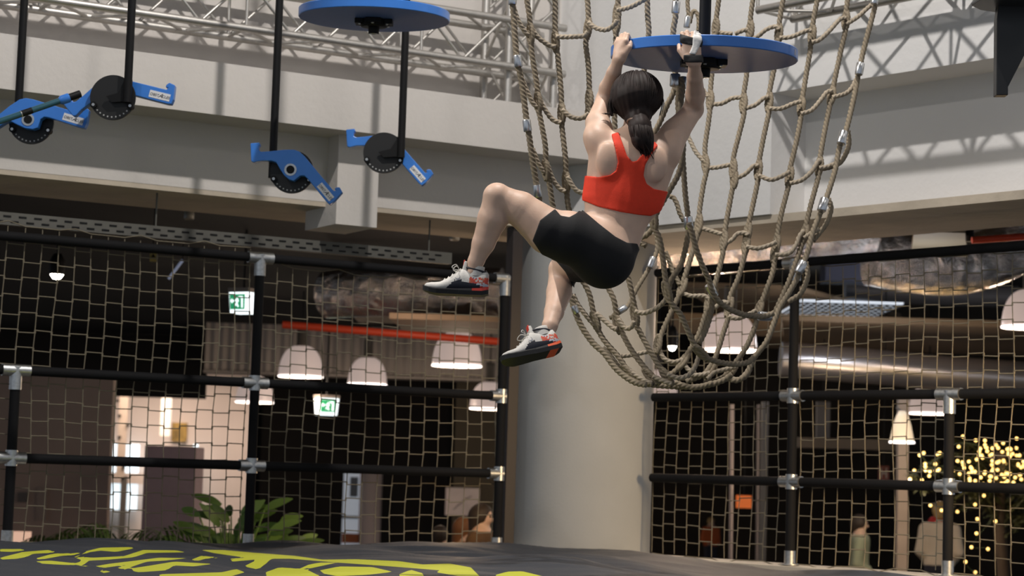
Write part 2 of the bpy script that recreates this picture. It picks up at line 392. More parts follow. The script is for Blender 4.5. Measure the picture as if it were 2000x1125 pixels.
def hook_arm(px, py, Y, rot, plate_front, yaw, pole_dx, pole_px_top, label, group='blue flip hooks hanging on black poles', sc_=1.0, pole_down=0):
    """local X right, Z up, -Y to the hall"""
    c = P(px, py, Y); root = thing('flip_hook', label, 'hook', c, yaw)
    root['group'] = group
    f = -1 if not plate_front else 1
    ya = (-.085, -.030) if not plate_front else (.02, .075)          # the blue arm
    yp = (-.012, .004) if not plate_front else (-.012, .004)
    cr, sr_ = math.cos(rot), math.sin(rot)
    R2 = lambda x, z: (sc_*(x*cr - z*sr_), sc_*(x*sr_ + z*cr))
    mb = MB(); mb.prism([R2(x, z) for x, z in ARML], ya[0], ya[1]); arm = mb.build('hook_arm', BLUE, root, .0035)
    fy = ya[0]
    # bearing
    mb = MB()
    def ring(r1, r2, y0, y1, mbx, cx=0, cz=0, seg=28):
        n = seg; vs = []
        for (r, y) in ((r1, y0), (r2, y0), (r2, y1), (r1, y1)):
            for k in range(n): a = 2*PI*k/n; vs.append((cx+r*math.cos(a), y, cz+r*math.sin(a)))
        fs = [((j*n+k), (j*n+(k+1) % n), (((j+1) % 4)*n+(k+1) % n), (((j+1) % 4)*n+k)) for j in range(4) for k in range(n)]
        mbx.add(vs, fs, 0, False)
    ring(.021, .033, ya[0]-.003, ya[0]+.004, mb); mb.build('bearing_ring', STEEL, arm)
    mb = MB(); ring(.0005, .022, ya[0]-.006, ya[1]+.02, mb); mb.build('axle', BLACK, arm)
    # back plate with its holes
    PR = .118
    mb = MB(); ring(.0005, PR, yp[0], yp[1], mb, 0, 0, 48); plate = mb.build('index_plate', mat('black_plate', (.006, .006, .006), .5), root, .001)
    for k in range(13):
        a = math.radians(-162+k*12); mb = MB(); ring(.0004, .0042, yp[0]-.0012, yp[0]+.002, mb, .103*math.cos(a), .103*math.sin(a), 8)
        mb.build('index_hole', mat('pale_hole', (.45, .45, .45), .5), plate)
    for a in (math.radians(-25), math.radians(-155)):
        mb = MB(); ring(.0005, .017, -.03, .012, mb, .105*math.cos(a), .105*math.sin(a), 16); bs = mb.build('stop_bolt', BLACK, root)
        mb = MB(); ring(.0005, .008, -.035, -.03, mb, .105*math.cos(a), .105*math.sin(a), 8); mb.build('bolt_head', STEEL, bs)
    # pole: goes straight up to the ceiling
    py0 = -.032 if plate_front else .03
    x0 = pole_dx; zb = -.03 if pole_down == 0 else pole_down
    tx = (pole_px_top-px)/FOC*Y
    # world vertical leaning very little, as it hangs
    z1 = CEIL-c.z
    mb = MB(); mb.tube([(x0, py0-(.012 if plate_front else -.012), zb), (x0, py0-(.012 if plate_front else -.012), z1)], .0215, 16); mb.build('pole', BLACK, root)
    mb = MB()
    mb.prism([(x0-.02, .09), (x0+.02, .09), (x0+.02, -.02), (.0, -.03), (-.03, 0), (x0*.5-.01, .02)], py0-.006, py0+.006); mb.build('gusset', BLACK, root)
    # sticker on the arm near the right hook
    sx, sz = (1803-1605)*PXM, -(1062-945)*PXM
    ax, az = math.cos(math.radians(-48)), math.sin(math.radians(-48))
    bx, bz = -az, ax
    L, W = .052, .018
    pts = [R2(sx+ax*i*L+bx*j*W, sz+az*i*L+bz*j*W) for i, j in ((-1, -1), (1, -1), (1, 1), (-1, 1))]
    mb = MB(); mb.prism(pts, fy-.0012, fy+.001); st = mb.build('sticker', STK, arm)
    cx_, cz_ = R2(sx-.000*bx, sz-.003*bz)
    ang = rot+math.radians(-48)
    lettering('OBST   CLES', .0195, LET, st, (cx_, fy-.0016, cz_), (PI/2, -ang, 0), shear=.1)
    cx2, cz2 = R2(sx+ax*.004, sz+az*.004)
    lettering('A', .032, LET, st, (cx2, fy-.0017, cz2), (PI/2, -ang, 0), shear=.5)
    return root
hook_arm(570.5, 336, 11.0, 0, False, 0.0, -.112, 548, "blue flip hook with its arm in front of its plate, clear of the teal bar", pole_down=-.03)
hook_arm(750, 299, 11.6, math.radians(1), True, 0.0, .10, 798, 'blue flip hook below the empty wheel, its arm behind the black plate')
hook_arm(221, 191, 10.5, math.radians(36), True, 0.0, .082, 258, 'blue flip hook whose black plate covers the arm, beside the teal bar tip', sc_=1.06)
hook_arm(62, 239, 10.75, math.radians(33), False, 0.0, -.085, 32, 'blue flip hook at the left edge, crossed by the teal bar', sc_=1.06, pole_down=-.0)
# teal bar with rubber tip
TEAL = mat('teal_lacquer', (.015, .085, .12), .35, coat=.4)
a = P(-140, 285, 9.9); b = P(131, 192, 10.18); c1 = P(155, 187, 10.20); 
root = thing('grip_bar', 'teal grip bar with a black end resting across the leftmost blue hook', 'bar', a)
def rel(p): return Vector(p)-a
mb = MB(); mb.tube([rel(a), rel(b)], .0155, 18); mb.build('bar', TEAL, root)
d = (b-a).normalized(); k = P(50, 217, 10.1)
t = (k-a).dot(d)
mb = MB(); mb.tube([rel(a+d*(t-.025)), rel(a+d*(t+.03))], .0165, 18); mb.build('grip_band', BLACK, root)
mb = MB(); mb.tube([rel(a+d*(t-.03)), rel(a+d*(t-.025))], .0168, 18); mb.build('grip_ring', STEEL, root)
mb = MB(); mb.tube([rel(b-d*.045), rel(b-d*.03), rel(b+d*.01)], [.014, .024, .024], 18); mb.build('end_collar', BLUE, root)
mb = MB(); mb.tube([rel(b+d*.005), rel(b+d*.072)], [.019, .019], 18); mb.build('end_tip', BLACK, root)
# ================================================================ black bracket top right
c = P(1955, 15, 9.2); root = thing('steel_bracket', 'black steel bracket hanging in the top right corner', 'bracket', c)
def lp(px, py, Y=9.2): v = P(px, py, Y)-c; return (v.x, v.z)
mb = MB(); mb.prism([lp(1948, 8), lp(2030, 0), lp(2030, 20), lp(2003, 100), lp(1966, 172), lp(1966, 188), lp(1943, 188), lp(1944, 40)], -.03, .03); mb.build('fin', mat('black_steel', (.006, .006, .0065), .4), root, .003)
mb = MB(); vs = []
q0 = [(1897, 16, -.02), (1915, 3, -.14), (1960, -4, -.22), (2060, -6, -.24), (2060, 18, .18), (1995, 24, .2), (1948, 38, .1), (1915, 26, .06)]
top = []
for (x, y, dy) in q0: v = P(x, 10, 9.2+dy)-c; top.append((v.x, v.y, v.z+.0))
mb.add([(x, y, .012) for x, y, z in top]+[(x, y, 0) for x, y, z in top], [tuple(range(8)), tuple(range(15, 7, -1))]+[(i, i+8, (i+1) % 8+8, (i+1) % 8) for i in range(8)])
mb.build('top_plate', mat('worn_black_plate', (.03, .032, .035), .35, .3), root, .002)
mb = MB(); mb.tube([(.12, 0, .01), (.12, 0, CEIL-c.z)], .025, 14); mb.build('pole', BLACK, root)
# ================================================================ cargo net
ROPE = mat('hemp_rope', (.235, .19, .13), .85, noise_amt=.12, nscale=25)
ROPET = mat('cross_rope', (.35, .29, .215), .85, noise_amt=.10, nscale=25)
def smooth_path(pts, step):
    """Catmull-Rom through the points, resampled"""
    pts = [Vector(p) for p in pts]; q = []
    e = [pts[0]*2-pts[1]]+pts+[pts[-1]*2-pts[-2]]
    for i in range(1, len(e)-2):
        a, b, c, d = e[i-1:i+3]; n = max(2, int((c-b).length/step*2))
        for k in range(n):
            t = k/n; q.append(.5*((2*b)+(c-a)*t+(2*a-5*b+4*c-d)*t*t+(3*b-a-3*c+d)*t**3))
    q.append(pts[-1]); out = [q[0]]; acc = 0
    for i in range(1, len(q)):
        seg = (q[i]-q[i-1]).length
        while acc+seg >= step:
            f = (step-acc)/seg; p = q[i-1].lerp(q[i], f); out.append(p); seg -= (step-acc); q[i-1] = p; acc = 0
        acc += seg
    if (out[-1]-q[-1]).length > step*.3: out.append(q[-1])
    return out
def rope_mesh(mb, pts, r, pitch=.066, step=.006, seg=15):
    p = smooth_path(pts, step); n = len(p)
    if n < 3: return
    t0 = (p[1]-p[0]).normalized(); u = t0.cross(Vector((.3, 1, .1))).normalized(); vs = []; s = 0
    for i in range(n):
        t = (p[min(i+1, n-1)]-p[max(i-1, 0)]).normalized(); u = (u-t*u.dot(t)).normalized(); v = t.cross(u)
        if i: s += (p[i]-p[i-1]).length
        ph = -2*PI*s/pitch
        for k in range(seg):
            an = 2*PI*k/seg
            rr = r*(.68+.36*abs(math.cos(1.5*(an)))**.8)
            vs.append(p[i]+(u*math.cos(an+ph)+v*math.sin(an+ph))*rr)
    fs = [(i*seg+k, i*seg+(k+1) % seg, (i+1)*seg+(k+1) % seg, (i+1)*seg+k) for i in range(n-1) for k in range(seg)]
    fs += [tuple(range(seg))[::-1], tuple(range((n-1)*seg, n*seg))]
    mb.add(vs, fs, 0, True)
NC = P(1350, -80, 9.6)
cargo = thing('cargo_net', 'large beige rope climbing net hanging in a deep loop behind the climber', 'net', NC)
def DL(x, y, o=0): return 9.25+.00035*max(0, y-300)+o+.12*math.sin(x*.013)      # left wing, nearer
def DR(x, y, o=0): return 10.0-.00055*max(0, y-150)+o+.10*math.sin(x*.011)      # right wing, farther
def NP(pts, D, o=0):
    out = []
    for q in pts:
        x, y = q[:2]; d = q[2] if len(q) > 2 else D(x, y, o)
        out.append(P(x, y, d)-NC)
    return out
def rope(pts, D, o=0, r=.0132, m=ROPE, jn=()):
    mb = MB(); pp = NP(pts, D, o); rope_mesh(mb, pp, r)
    for (x, y) in jn:                                                # splices: the rope is opened and the cross rope runs through
        c = P(x, y, D(x, y, o))-NC
        i = min(range(len(pp)), key=lambda k: (pp[k]-c).length); a = pp[max(i-1, 0)]; b = pp[min(i+1, len(pp)-1)]; t = (b-a).normalized()
        if t.z > 0: t = -t
        sd = t.cross(Vector((0, 1, 0))).normalized(); h = .048
        for s_ in (-1, 1):
            rope_mesh(mb, [c-t*h+sd*s_*.002, c-t*h*.4+sd*s_*.009+Vector((0, -.010*s_, 0)), c+t*h*.4+sd*s_*.009+Vector((0, -.010*s_, 0)), c+t*h+sd*s_*.002], r*.88, .05, seg=9)
    return mb.build('rope', m, cargo, fix=False)
# --- left wing lines
rope([(985, -75), (992, -30), (1001, 10), (1004, 45), (1007, 90), (1011, 125), (1018, 155), (1024, 200), (1029, 240), (1034, 270), (1041, 320), (1047, 355), (1052, 385), (1062, 430), (1078, 490), (1095, 540), (1113, 575), (1122, 605), (1131, 628), (1142, 648), (1160, 672), (1180, 690), (1205, 722), (1236, 745), (1262, 752)], DL, -.06, .0145)
rope([(1018, -75), (1028, -5), (1034, 32), (1036, 64), (1039, 107), (1046, 149), (1051, 188), (1052, 213), (1056, 235), (1065, 285), (1066, 328), (1073, 360), (1080, 403), (1092, 450), (1115, 510), (1147, 565), (1157, 600), (1163, 630), (1178, 662), (1208, 697), (1226, 725), (1240, 742), (1275, 751)], DL, 0, jn=((1036, 66), (1051, 200), (1066, 332), (1163, 628), (1226, 728)))
rope([(1078, -75), (1084, -5), (1084, 43), (1085, 85), (1089, 107), (1095, 170), (1097, 220), (1097, 243), (1104, 307), (1106, 355), (1110, 403), (1125, 450), (1160, 510), (1187, 561), (1199, 586), (1206, 625), (1220, 660), (1239, 692), (1271, 732), (1290, 750)], DL, .02, jn=((1085, 82), (1097, 222), (1106, 355), (1206, 632), (1270, 735)))
rope([(1142, -75), (1147, -5), (1149, 32), (1148, 60), (1144, 85), (1149, 128), (1151, 180), (1151, 224), (1158, 300), (1175, 400), (1205, 480), (1226, 540), (1239, 598), (1241, 630), (1250, 649), (1266, 679), (1285, 711), (1301, 736), (1312, 750)], DL, .04, jn=((1148, 56), (1151, 195), (1151, 226), (1240, 615), (1302, 736)))
rope([(1204, -75), (1207, -5), (1205, 32), (1203, 70), (1202, 150), (1201, 250), (1215, 350)], DL, .07, jn=((1205, 28), (1204, 46)))
rope([(1262, -75), (1264, -5), (1265, 32), (1267, 64), (1262, 110), (1258, 136), (1252, 200)], DL, .07)
rope([(1321, -60), (1320, 12), (1319, 35), (1315, 60), (1317, 100), (1319, 150), (1316, 178), (1303, 205), (1288, 240), (1272, 272), (1262, 300)], DL, .05, .0138)
# --- middle lines near the clamps
rope([(1319, 150), (1325, 175), (1324, 205), (1330, 260), (1333, 300), (1335, 330), (1338, 375), (1341, 402), (1345, 435), (1344, 455), (1339, 485), (1329, 519), (1312, 545), (1305, 568)], DL, -.02)
rope([(1330, 150), (1333, 172), (1329, 215), (1334, 262), (1333, 306), (1325, 340), (1311, 366), (1297, 390), (1283, 415), (1276, 440), (1288, 466), (1295, 507), (1300, 549), (1305, 581), (1314, 596), (1329, 614), (1341, 640), (1353, 667), (1369, 690), (1390, 703), (1427, 711), (1459, 708), (1472, 698)], DL, -.08, .0135, jn=((1277, 430), (1303, 570), (1368, 688)))
rope([(1345, 435), (1352, 458), (1361, 490), (1373, 521), (1385, 547), (1390, 567), (1401, 585), (1422, 602), (1452, 614), (1488, 618), (1510, 612)], DL, -.12, .0135)
rope([(1391, 570), (1391, 588), (1388, 613), (1378, 645), (1365, 671)], DL, -.06)
rope([(1262, 480), (1240, 467), (1262, 460), (1280, 440)], DL, .02)
rope([(1278, 440), (1283, 462), (1283, 490), (1272, 515), (1262, 534), (1243, 565), (1229, 593), (1217, 605), (1192, 621)], DR, -.05, .0115)
rope([(1300, 492), (1307, 510), (1313, 528), (1322, 545), (1328, 558)], DR, .0, .012)
rope([(1348, -60), (1343, 0), (1344, 20), (1346, 35)], DR, 0, .011)
rope([(1347, 45), (1352, 25), (1358, 22), (1364, 35), (1364, 60)], DR, .0, .011)
rope([(1308, 384), (1315, 386), (1322, 398), (1327, 415), (1336, 432)], DR, -.35, .012)
# --- right wing lines
rope([(1408, -75), (1404, -5), (1399, 36), (1399, 64), (1395, 110), (1390, 147), (1387, 185), (1387, 209), (1383, 243), (1377, 285), (1378, 313), (1380, 332), (1374, 360), (1367, 404), (1365, 432), (1363, 455), (1348, 507), (1335, 548), (1331, 566), (1314, 603), (1296, 642), (1286, 672), (1290, 690)], DR, 0, jn=((1398, 55), (1387, 196), (1378, 320), (1365, 438), (1332, 562), (1285, 672)))
rope([(1482, -75), (1471, -5), (1466, 32), (1464, 64), (1460, 110), (1458, 147), (1452, 188), (1453, 221), (1443, 264), (1432, 311), (1434, 345), (1428, 381), (1418, 437), (1414, 468), (1412, 494), (1401, 539), (1386, 588), (1378, 613), (1365, 652), (1350, 679), (1333, 707), (1318, 725), (1300, 736)], DR, 0, jn=((1465, 60), (1452, 202), (1432, 330), (1434, 350), (1414, 470), (1385, 590), (1334, 706)))
rope([(1542, -75), (1530, -5), (1522, 45), (1521, 75), (1517, 110), (1511, 139), (1502, 185), (1502, 216), (1490, 274), (1481, 325), (1481, 348), (1470, 402), (1460, 448), (1458, 475), (1452, 507), (1441, 545), (1426, 581), (1422, 620), (1412, 652), (1401, 688), (1388, 716), (1372, 733), (1340, 745)], DR, .02, jn=((1521, 66), (1502, 200), (1481, 332), (1460, 455), (1457, 478), (1424, 600), (1387, 722)))
rope([(1608, -75), (1597, -5), (1589, 37), (1584, 75), (1582, 100), (1574, 149), (1566, 199), (1564, 229), (1556, 274), (1543, 330), (1541, 358), (1525, 422), (1516, 475), (1510, 528), (1495, 571), (1482, 607), (1474, 639), (1457, 679), (1439, 705), (1425, 727), (1405, 741), (1375, 750)], DR, .04, jn=((1586, 68), (1565, 208), (1542, 345), (1516, 478), (1513, 494), (1482, 606), (1424, 730)))
rope([(1666, -75), (1656, -5), (1652, 32), (1652, 55), (1642, 100), (1629, 162), (1624, 190), (1609, 264), (1600, 320), (1599, 342), (1583, 402), (1572, 450), (1568, 470), (1556, 507), (1541, 549), (1522, 592), (1512, 613)], DR, .02, jn=((1652, 40), (1624, 188), (1600, 325), (1571, 458)))
rope([(1722, -75), (1710, -5), (1708, 15), (1699, 50), (1686, 100), (1679, 133), (1675, 152), (1667, 194), (1654, 249), (1647, 268), (1639, 290), (1632, 328), (1618, 375), (1608, 400), (1602, 416), (1588, 452), (1576, 496), (1565, 522), (1556, 545), (1539, 575), (1522, 603), (1512, 630), (1497, 667), (1478, 692), (1469, 705), (1459, 731), (1439, 743), (1422, 739)], DR, -.04, .0138)
rope([(1656, 256), (1658, 280), (1652, 300), (1640, 318), (1622, 326), (1603, 330)], DR, .02)
rope([(1618, 388), (1623, 408), (1614, 436), (1600, 455), (1588, 470)], DR, .03)
rope([(1574, 512), (1577, 540), (1566, 570), (1552, 582), (1538, 590)], DR, .03)
rope([(1262, 750), (1290, 753), (1320, 755), (1352, 756), (1380, 753), (1412, 743), (1430, 731)], DR, -.15, .0142)
rope([(1318, 746), (1332, 752), (1360, 757), (1392, 748)], DR, -.2)
# --- cross ropes, left wing
X = [[(1003, 12), (1012, 40), (1028, 65), (1038, 70)], [(1037, 52), (1050, 72), (1072, 88), (1086, 92)], [(1086, 72), (1110, 72), (1140, 70), (1148, 62)],
     [(1149, 44), (1165, 55), (1185, 58), (1200, 48), (1206, 38)], [(1206, 20), (1230, 14), (1250, 4), (1266, -6)],
     [(1020, 155), (1028, 175), (1040, 200), (1050, 210)], [(1052, 190), (1065, 215), (1080, 234), (1096, 240)], [(1098, 214), (1115, 228), (1135, 231), (1150, 222)],
     [(1040, 290), (1052, 320), (1064, 338)], [(1068, 318), (1080, 350), (1093, 368), (1105, 374)], [(1108, 345), (1122, 368), (1135, 376), (1147, 372), (1165, 355)],
     [(1119, 575), (1130, 597), (1152, 625), (1163, 636)], [(1165, 612), (1185, 630), (1200, 642), (1207, 641)], [(1208, 623), (1220, 640), (1232, 640), (1239, 628)],
     [(1241, 609), (1260, 611), (1285, 600), (1300, 585), (1304, 572)], [(1178, 680), (1187, 688), (1205, 712), (1226, 736)], [(1228, 722), (1245, 735), (1262, 745), (1274, 749)],
     [(1275, 735), (1298, 745), (1312, 750)], [(1303, 731), (1325, 738), (1345, 732), (1358, 715), (1366, 692)]]
for k, x in enumerate(X): rope(x, DL, .0, .0118, ROPET)
X = [[(1395, 60), (1410, 64), (1430, 66)], [(1436, 66), (1450, 60), (1466, 56)], [(1467, 76), (1480, 71), (1496, 58), (1513, 52), (1522, 58)], [(1523, 74), (1545, 72), (1575, 60), (1585, 60)], [(1586, 82), (1600, 78), (1620, 60), (1640, 38), (1652, 35)],
     [(1653, 47), (1675, 33), (1695, 15), (1707, 6)], [(1373, 175), (1380, 186), (1388, 190)], [(1388, 204), (1410, 202), (1430, 192), (1452, 190)], [(1453, 213), (1475, 205), (1490, 193), (1502, 188)],
     [(1503, 212), (1525, 212), (1550, 202), (1565, 198)], [(1565, 222), (1585, 215), (1603, 195), (1615, 180), (1626, 178)], [(1626, 190), (1650, 183), (1663, 172), (1672, 155)],
     [(1322, 232), (1336, 252), (1348, 275), (1358, 295), (1370, 310), (1378, 316)], [(1379, 328), (1400, 327), (1425, 322), (1434, 322)], [(1434, 350), (1455, 340), (1472, 324), (1482, 324)], [(1482, 343), (1505, 351), (1525, 345), (1543, 335)],
     [(1543, 358), (1565, 352), (1585, 335), (1596, 318), (1602, 312)], [(1600, 328), (1615, 326), (1630, 320)], [(1366, 445), (1385, 450), (1412, 458)], [(1415, 477), (1430, 468), (1440, 457), (1455, 455), (1461, 460)],
     [(1458, 482), (1480, 485), (1505, 478), (1517, 472)], [(1514, 498), (1540, 495), (1555, 478), (1561, 462), (1570, 450)], [(1570, 465), (1585, 455), (1600, 448)],
     [(1332, 572), (1350, 578), (1375, 578), (1387, 585)], [(1384, 600), (1398, 600), (1408, 590), (1424, 592)], [(1424, 618), (1440, 622), (1460, 615), (1478, 606)],
     [(1285, 678), (1297, 700), (1315, 707), (1335, 702)], [(1334, 709), (1345, 722), (1358, 728)], [(1350, 733), (1370, 732), (1387, 728)], [(1382, 740), (1395, 728), (1415, 722), (1440, 716)],
     [(1207, 696), (1235, 693), (1268, 686)], [(1424, 739), (1445, 740), (1462, 722), (1470, 705)]]
for k, x in enumerate(X): rope(x, DR, .0, .0115, ROPET)
# --- pressed metal clamps
CL = mat('bright_clamp', (.66, .67, .68), .28, 1)
for (x0, y0, x1, y1, D, w_) in [(1000, -8, 1001, 9, DL, .0195), (1010, 108, 1013, 131, DL, .0195), (1028, 234, 1031, 257, DL, .0195), (1048, 361, 1052, 385, DL, .0195), (1121, 597, 1127, 612, DL, .015),
                                (1321, 3, 1319, 26, DL, .0185), (1319, 145, 1318, 169, DL, .024), (1335, 150, 1334, 173, DL, .0155), (1343, 423, 1346, 447, DL, .0215), (1384, 556, 1396, 579, DL, .0205), (1482, 617, 1504, 619, DL, .022),
                                (1344, 32, 1341, 54, DR, .0165), (1276, 503, 1269, 523, DR, .0165), (1222, 600, 1208, 609, DR, .0165),
                                (1711, -10, 1707, 8, DR, .0185), (1681, 123, 1677, 146, DR, .0205), (1648, 257, 1642, 281, DR, .022), (1611, 388, 1604, 412, DR, .022), (1569, 511, 1559, 533, DR, .022)]:
    a, b = P(x0, y0, D(x0, y0, -.07))-NC, P(x1, y1, D(x1, y1, -.07))-NC; dd = (b-a).normalized()*.004
    mb = MB(); mb.tube([a, a+dd, b-dd, b], [w_*.9, w_, w_, w_*.9], 14); mb.build('rope_clamp', CL, cargo)
# ================================================================ sculpting on a grid
class Field:
    def __init__(s, lo, hi, h):
        s.lo = np.array(lo, np.float32); s.h = h; s.n = np.ceil((np.array(hi)-np.array(lo))/h).astype(int)+1
        s.F = np.full(s.n, .25, np.float32)
        s.ax = [s.lo[i]+h*np.arange(s.n[i], dtype=np.float32) for i in range(3)]
    def sub(s, lo, hi):
        a = [max(0, int((lo[i]-s.lo[i])/s.h)) for i in range(3)]; b = [min(s.n[i], int((hi[i]-s.lo[i])/s.h)+2) for i in range(3)]
        if any(b[i] <= a[i] for i in range(3)): return None
        return tuple(slice(a[i], b[i]) for i in range(3))
    def grid(s, sl): return (s.ax[0][sl[0]][:, None, None], s.ax[1][sl[1]][None, :, None], s.ax[2][sl[2]][None, None, :])
    def comb(s, sl, d, k, sub=False):
        A = s.F[sl]
        if sub:
            d = -d; hh = np.maximum(k-np.abs(A-d), 0)/k if k else 0
            s.F[sl] = np.maximum(A, d)+hh*hh*k*.25
        else:
            hh = np.maximum(k-np.abs(A-d), 0)/k if k else 0
            s.F[sl] = np.minimum(A, d)-hh*hh*k*.25
    def cone(s, a, b, ra, rb, k=.02, fl=1.0, sub=False, ang=0):
        """round cone; fl squashes its depth (world Y)"""
        a = np.array(a, np.float32); b = np.array(b, np.float32); R = max(ra, rb)+k+.03
        sl = s.sub(np.minimum(a, b)-R, np.maximum(a, b)+R)
        if sl is None: return
        X, Y, Z = s.grid(sl); q = np.array([1, 1/fl, 1], np.float32)
        A = a*q; D = (b-a)*q; Y = Y*q[1]; L = float(D@D)+1e-9
        px, py, pz = X-A[0], Y-A[1], Z-A[2]
        t = np.clip((px*D[0]+py*D[1]+pz*D[2])/L, 0, 1)
        d = np.sqrt((px-t*D[0])**2+(py-t*D[1])**2+(pz-t*D[2])**2)-(ra+(rb-ra)*t)
        s.comb(sl, d, k, sub)
    def ell(s, c, r, k=.02, M=None, sub=False):
        c = np.array(c, np.float32); R = max(r)+k+.03
        sl = s.sub(c-R, c+R)
        if sl is None: return
        X, Y, Z = s.grid(sl); X, Y, Z = X-c[0], Y-c[1], Z-c[2]
        if M is not None:
            M = np.array(M); X, Y, Z = M[0, 0]*X+M[0, 1]*Y+M[0, 2]*Z, M[1, 0]*X+M[1, 1]*Y+M[1, 2]*Z, M[2, 0]*X+M[2, 1]*Y+M[2, 2]*Z
        q = np.sqrt((X/r[0])**2+(Y/r[1])**2+(Z/r[2])**2); g = np.sqrt((X/r[0]**2)**2+(Y/r[1]**2)**2+(Z/r[2]**2)**2)+1e-6
        s.comb(sl, q*(q-1)/g, k, sub)
    def chain(s, pts, rs, k=.02, fl=1.0):
        for i in range(len(pts)-1): s.cone(pts[i], pts[i+1], rs[i], rs[i+1], k if i == 0 else min(k, .012), fl)
def surface_nets(F, lo, h):
    S = F < 0; n = F.shape
    c = np.zeros((n[0]-1, n[1]-1, n[2]-1), np.uint8)
    for dx in (0, 1):
        for dy in (0, 1):
            for dz in (0, 1): c += S[dx:n[0]-1+dx, dy:n[1]-1+dy, dz:n[2]-1+dz]
    act = (c > 0) & (c < 8); idx = np.argwhere(act); del c
    ids = np.full(act.shape, -1, np.int32); ids[tuple(idx.T)] = np.arange(len(idx))
    acc = np.zeros((len(idx), 3)); cnt = np.zeros(len(idx))
    cor = [(a, b, d) for a in (0, 1) for b in (0, 1) for d in (0, 1)]
    val = {q: F[idx[:, 0]+q[0], idx[:, 1]+q[1], idx[:, 2]+q[2]] for q in cor}
    for q in cor:
        for ax in range(3):
            if q[ax]: continue
            r = list(q); r[ax] = 1; r = tuple(r); va, vb = val[q], val[r]; m = (va < 0) != (vb < 0)
            t = np.where(m, va/(va-vb+1e-12), 0); p = np.array(q, float)[None, :].repeat(len(idx), 0); p[:, ax] += t
            acc[m] += p[m]; cnt[m] += 1
    V = (idx+acc/cnt[:, None])*h+np.array(lo)
    faces = []
    for ax in range(3):
        u, v = (ax+1) % 3, (ax+2) % 3
        sa = [slice(None)]*3; sb = [slice(None)]*3; sa[ax] = slice(0, -1); sb[ax] = slice(1, None)
        A, B = S[tuple(sa)], S[tuple(sb)]; E_ = np.argwhere(A != B)
        E_ = E_[(E_[:, u] > 0) & (E_[:, v] > 0) & (E_[:, u] < n[u]-1) & (E_[:, v] < n[v]-1)]
        def cid(du, dv): q = E_.copy(); q[:, u] -= du; q[:, v] -= dv; return ids[q[:, 0], q[:, 1], q[:, 2]]
        f = np.stack([cid(1, 1), cid(0, 1), cid(0, 0), cid(1, 0)], 1)
        fl = ~A[tuple(E_.T)]; f[fl] = f[fl][:, ::-1]; faces.append(f)
    return V, np.concatenate(faces)
def sculpt(name, F, lo, h, m, parent, off=None, smooth=2):
    V, f = surface_nets(F, lo, h)
    if smooth:                                                       # light relaxation
        e = np.concatenate([f[:, [0, 1]], f[:, [1, 2]], f[:, [2, 3]], f[:, [3, 0]]]); e = np.concatenate([e, e[:, ::-1]])
        deg = np.bincount(e[:, 0], minlength=len(V)).clip(1)
        for _ in range(smooth):
            W = np.stack([np.bincount(e[:, 0], weights=V[e[:, 1], i], minlength=len(V)) for i in range(3)], 1)/deg[:, None]; V = V*.45+W*.55
    if off is not None: V = V-np.array(off)
    me = bpy.data.meshes.new(name); me.from_pydata(V.tolist(), [], f.tolist())
    for q in (m if isinstance(m, (list, tuple)) else [m]): me.materials.append(q)
    me.polygons.foreach_set('use_smooth', [True]*len(f)); me.update()
    return link(bpy.data.objects.new(name, me), parent)
def poly_sdf(X, Z, poly):
    """signed distance to a polygon, arrays broadcast"""
    d = np.full(np.broadcast(X, Z).shape, 1e9); ins = np.zeros(d.shape, bool); n = len(poly)
    for i in range(n):
        ax, az = poly[i]; bx, bz = poly[(i+1) % n]; ex, ez = bx-ax, bz-az
        wx, wz = X-ax, Z-az; t = np.clip((wx*ex+wz*ez)/(ex*ex+ez*ez+1e-12), 0, 1)
        d = np.minimum(d, (wx-t*ex)**2+(wz-t*ez)**2)
        c = ((az > Z) != (bz > Z)) & (X < (bx-ax)*(Z-az)/((bz-az) if bz != az else 1e-9)+ax); ins ^= c
    d = np.sqrt(d); return np.where(ins, -d, d)
SKIN = mat('skin', (.66, .45, .335), .5, noise_amt=.05, nscale=22, sss=.12, bump=.04, bscale=160)
# ================================================================ the climber
YT = 8.45
ORG = P(1205, 400, YT)
climber = thing('person', 'climber in red sports top and black shorts hanging by both hands from a wheel', 'person', ORG)
def J(x, y, dy=0.0): return np.array(P(x, y, YT+dy))
H = .0034
lo = np.array([J(815, 720)[0], 8.12, J(1000, 735)[2]]); hi = np.array([J(1395, 50)[0], 9.05, J(1200, 45)[2]])
B = Field(lo, hi, H)
# trunk
B.cone(J(1233, 318), J(1218, 392), .150, .128, .03, .62)
B.cone(J(1178, 300, .0), J(1166, 384, .0), .056, .052, .05, .9)
B.cone(J(1293, 318, .0), J(1268, 390, .0), .056, .052, .05, .9)
B.cone(J(1216, 392), J(1194, 452), .126, .117, .05, .66)
B.cone(J(1192, 455, .01), J(1168, 490, .03), .120, .122, .05, .80)
B.cone(J(1238, 285, .01), J(1180, 282, .0), .05, .045, .04, .9); B.cone(J(1238, 285, .01), J(1296, 296, .0), .05, .045, .04, .9)
B.cone(J(1170, 282, 0), J(1164, 268, .01), .050, .050, .03); B.cone(J(1300, 300, 0), J(1304, 288, .01), .054, .052, .03)
# shoulder blades and spine groove
B.ell(J(1186, 312, -.075), (.045, .022, .07), .03); B.ell(J(1282, 322, -.075), (.045, .022, .07), .03)
B.cone(J(1236, 300, -.125), J(1212, 440, -.108), .014, .010, .03, 1, True)
B.ell(J(1195, 340, .10), (.06, .045, .055), .03); B.ell(J(1262, 346, .10), (.06, .045, .055), .03)      # chest
# buttocks
B.ell(J(1180, 500, -.03), (.121, .115, .128), .035); B.ell(J(1186, 492, .13), (.108, .10, .115), .035)
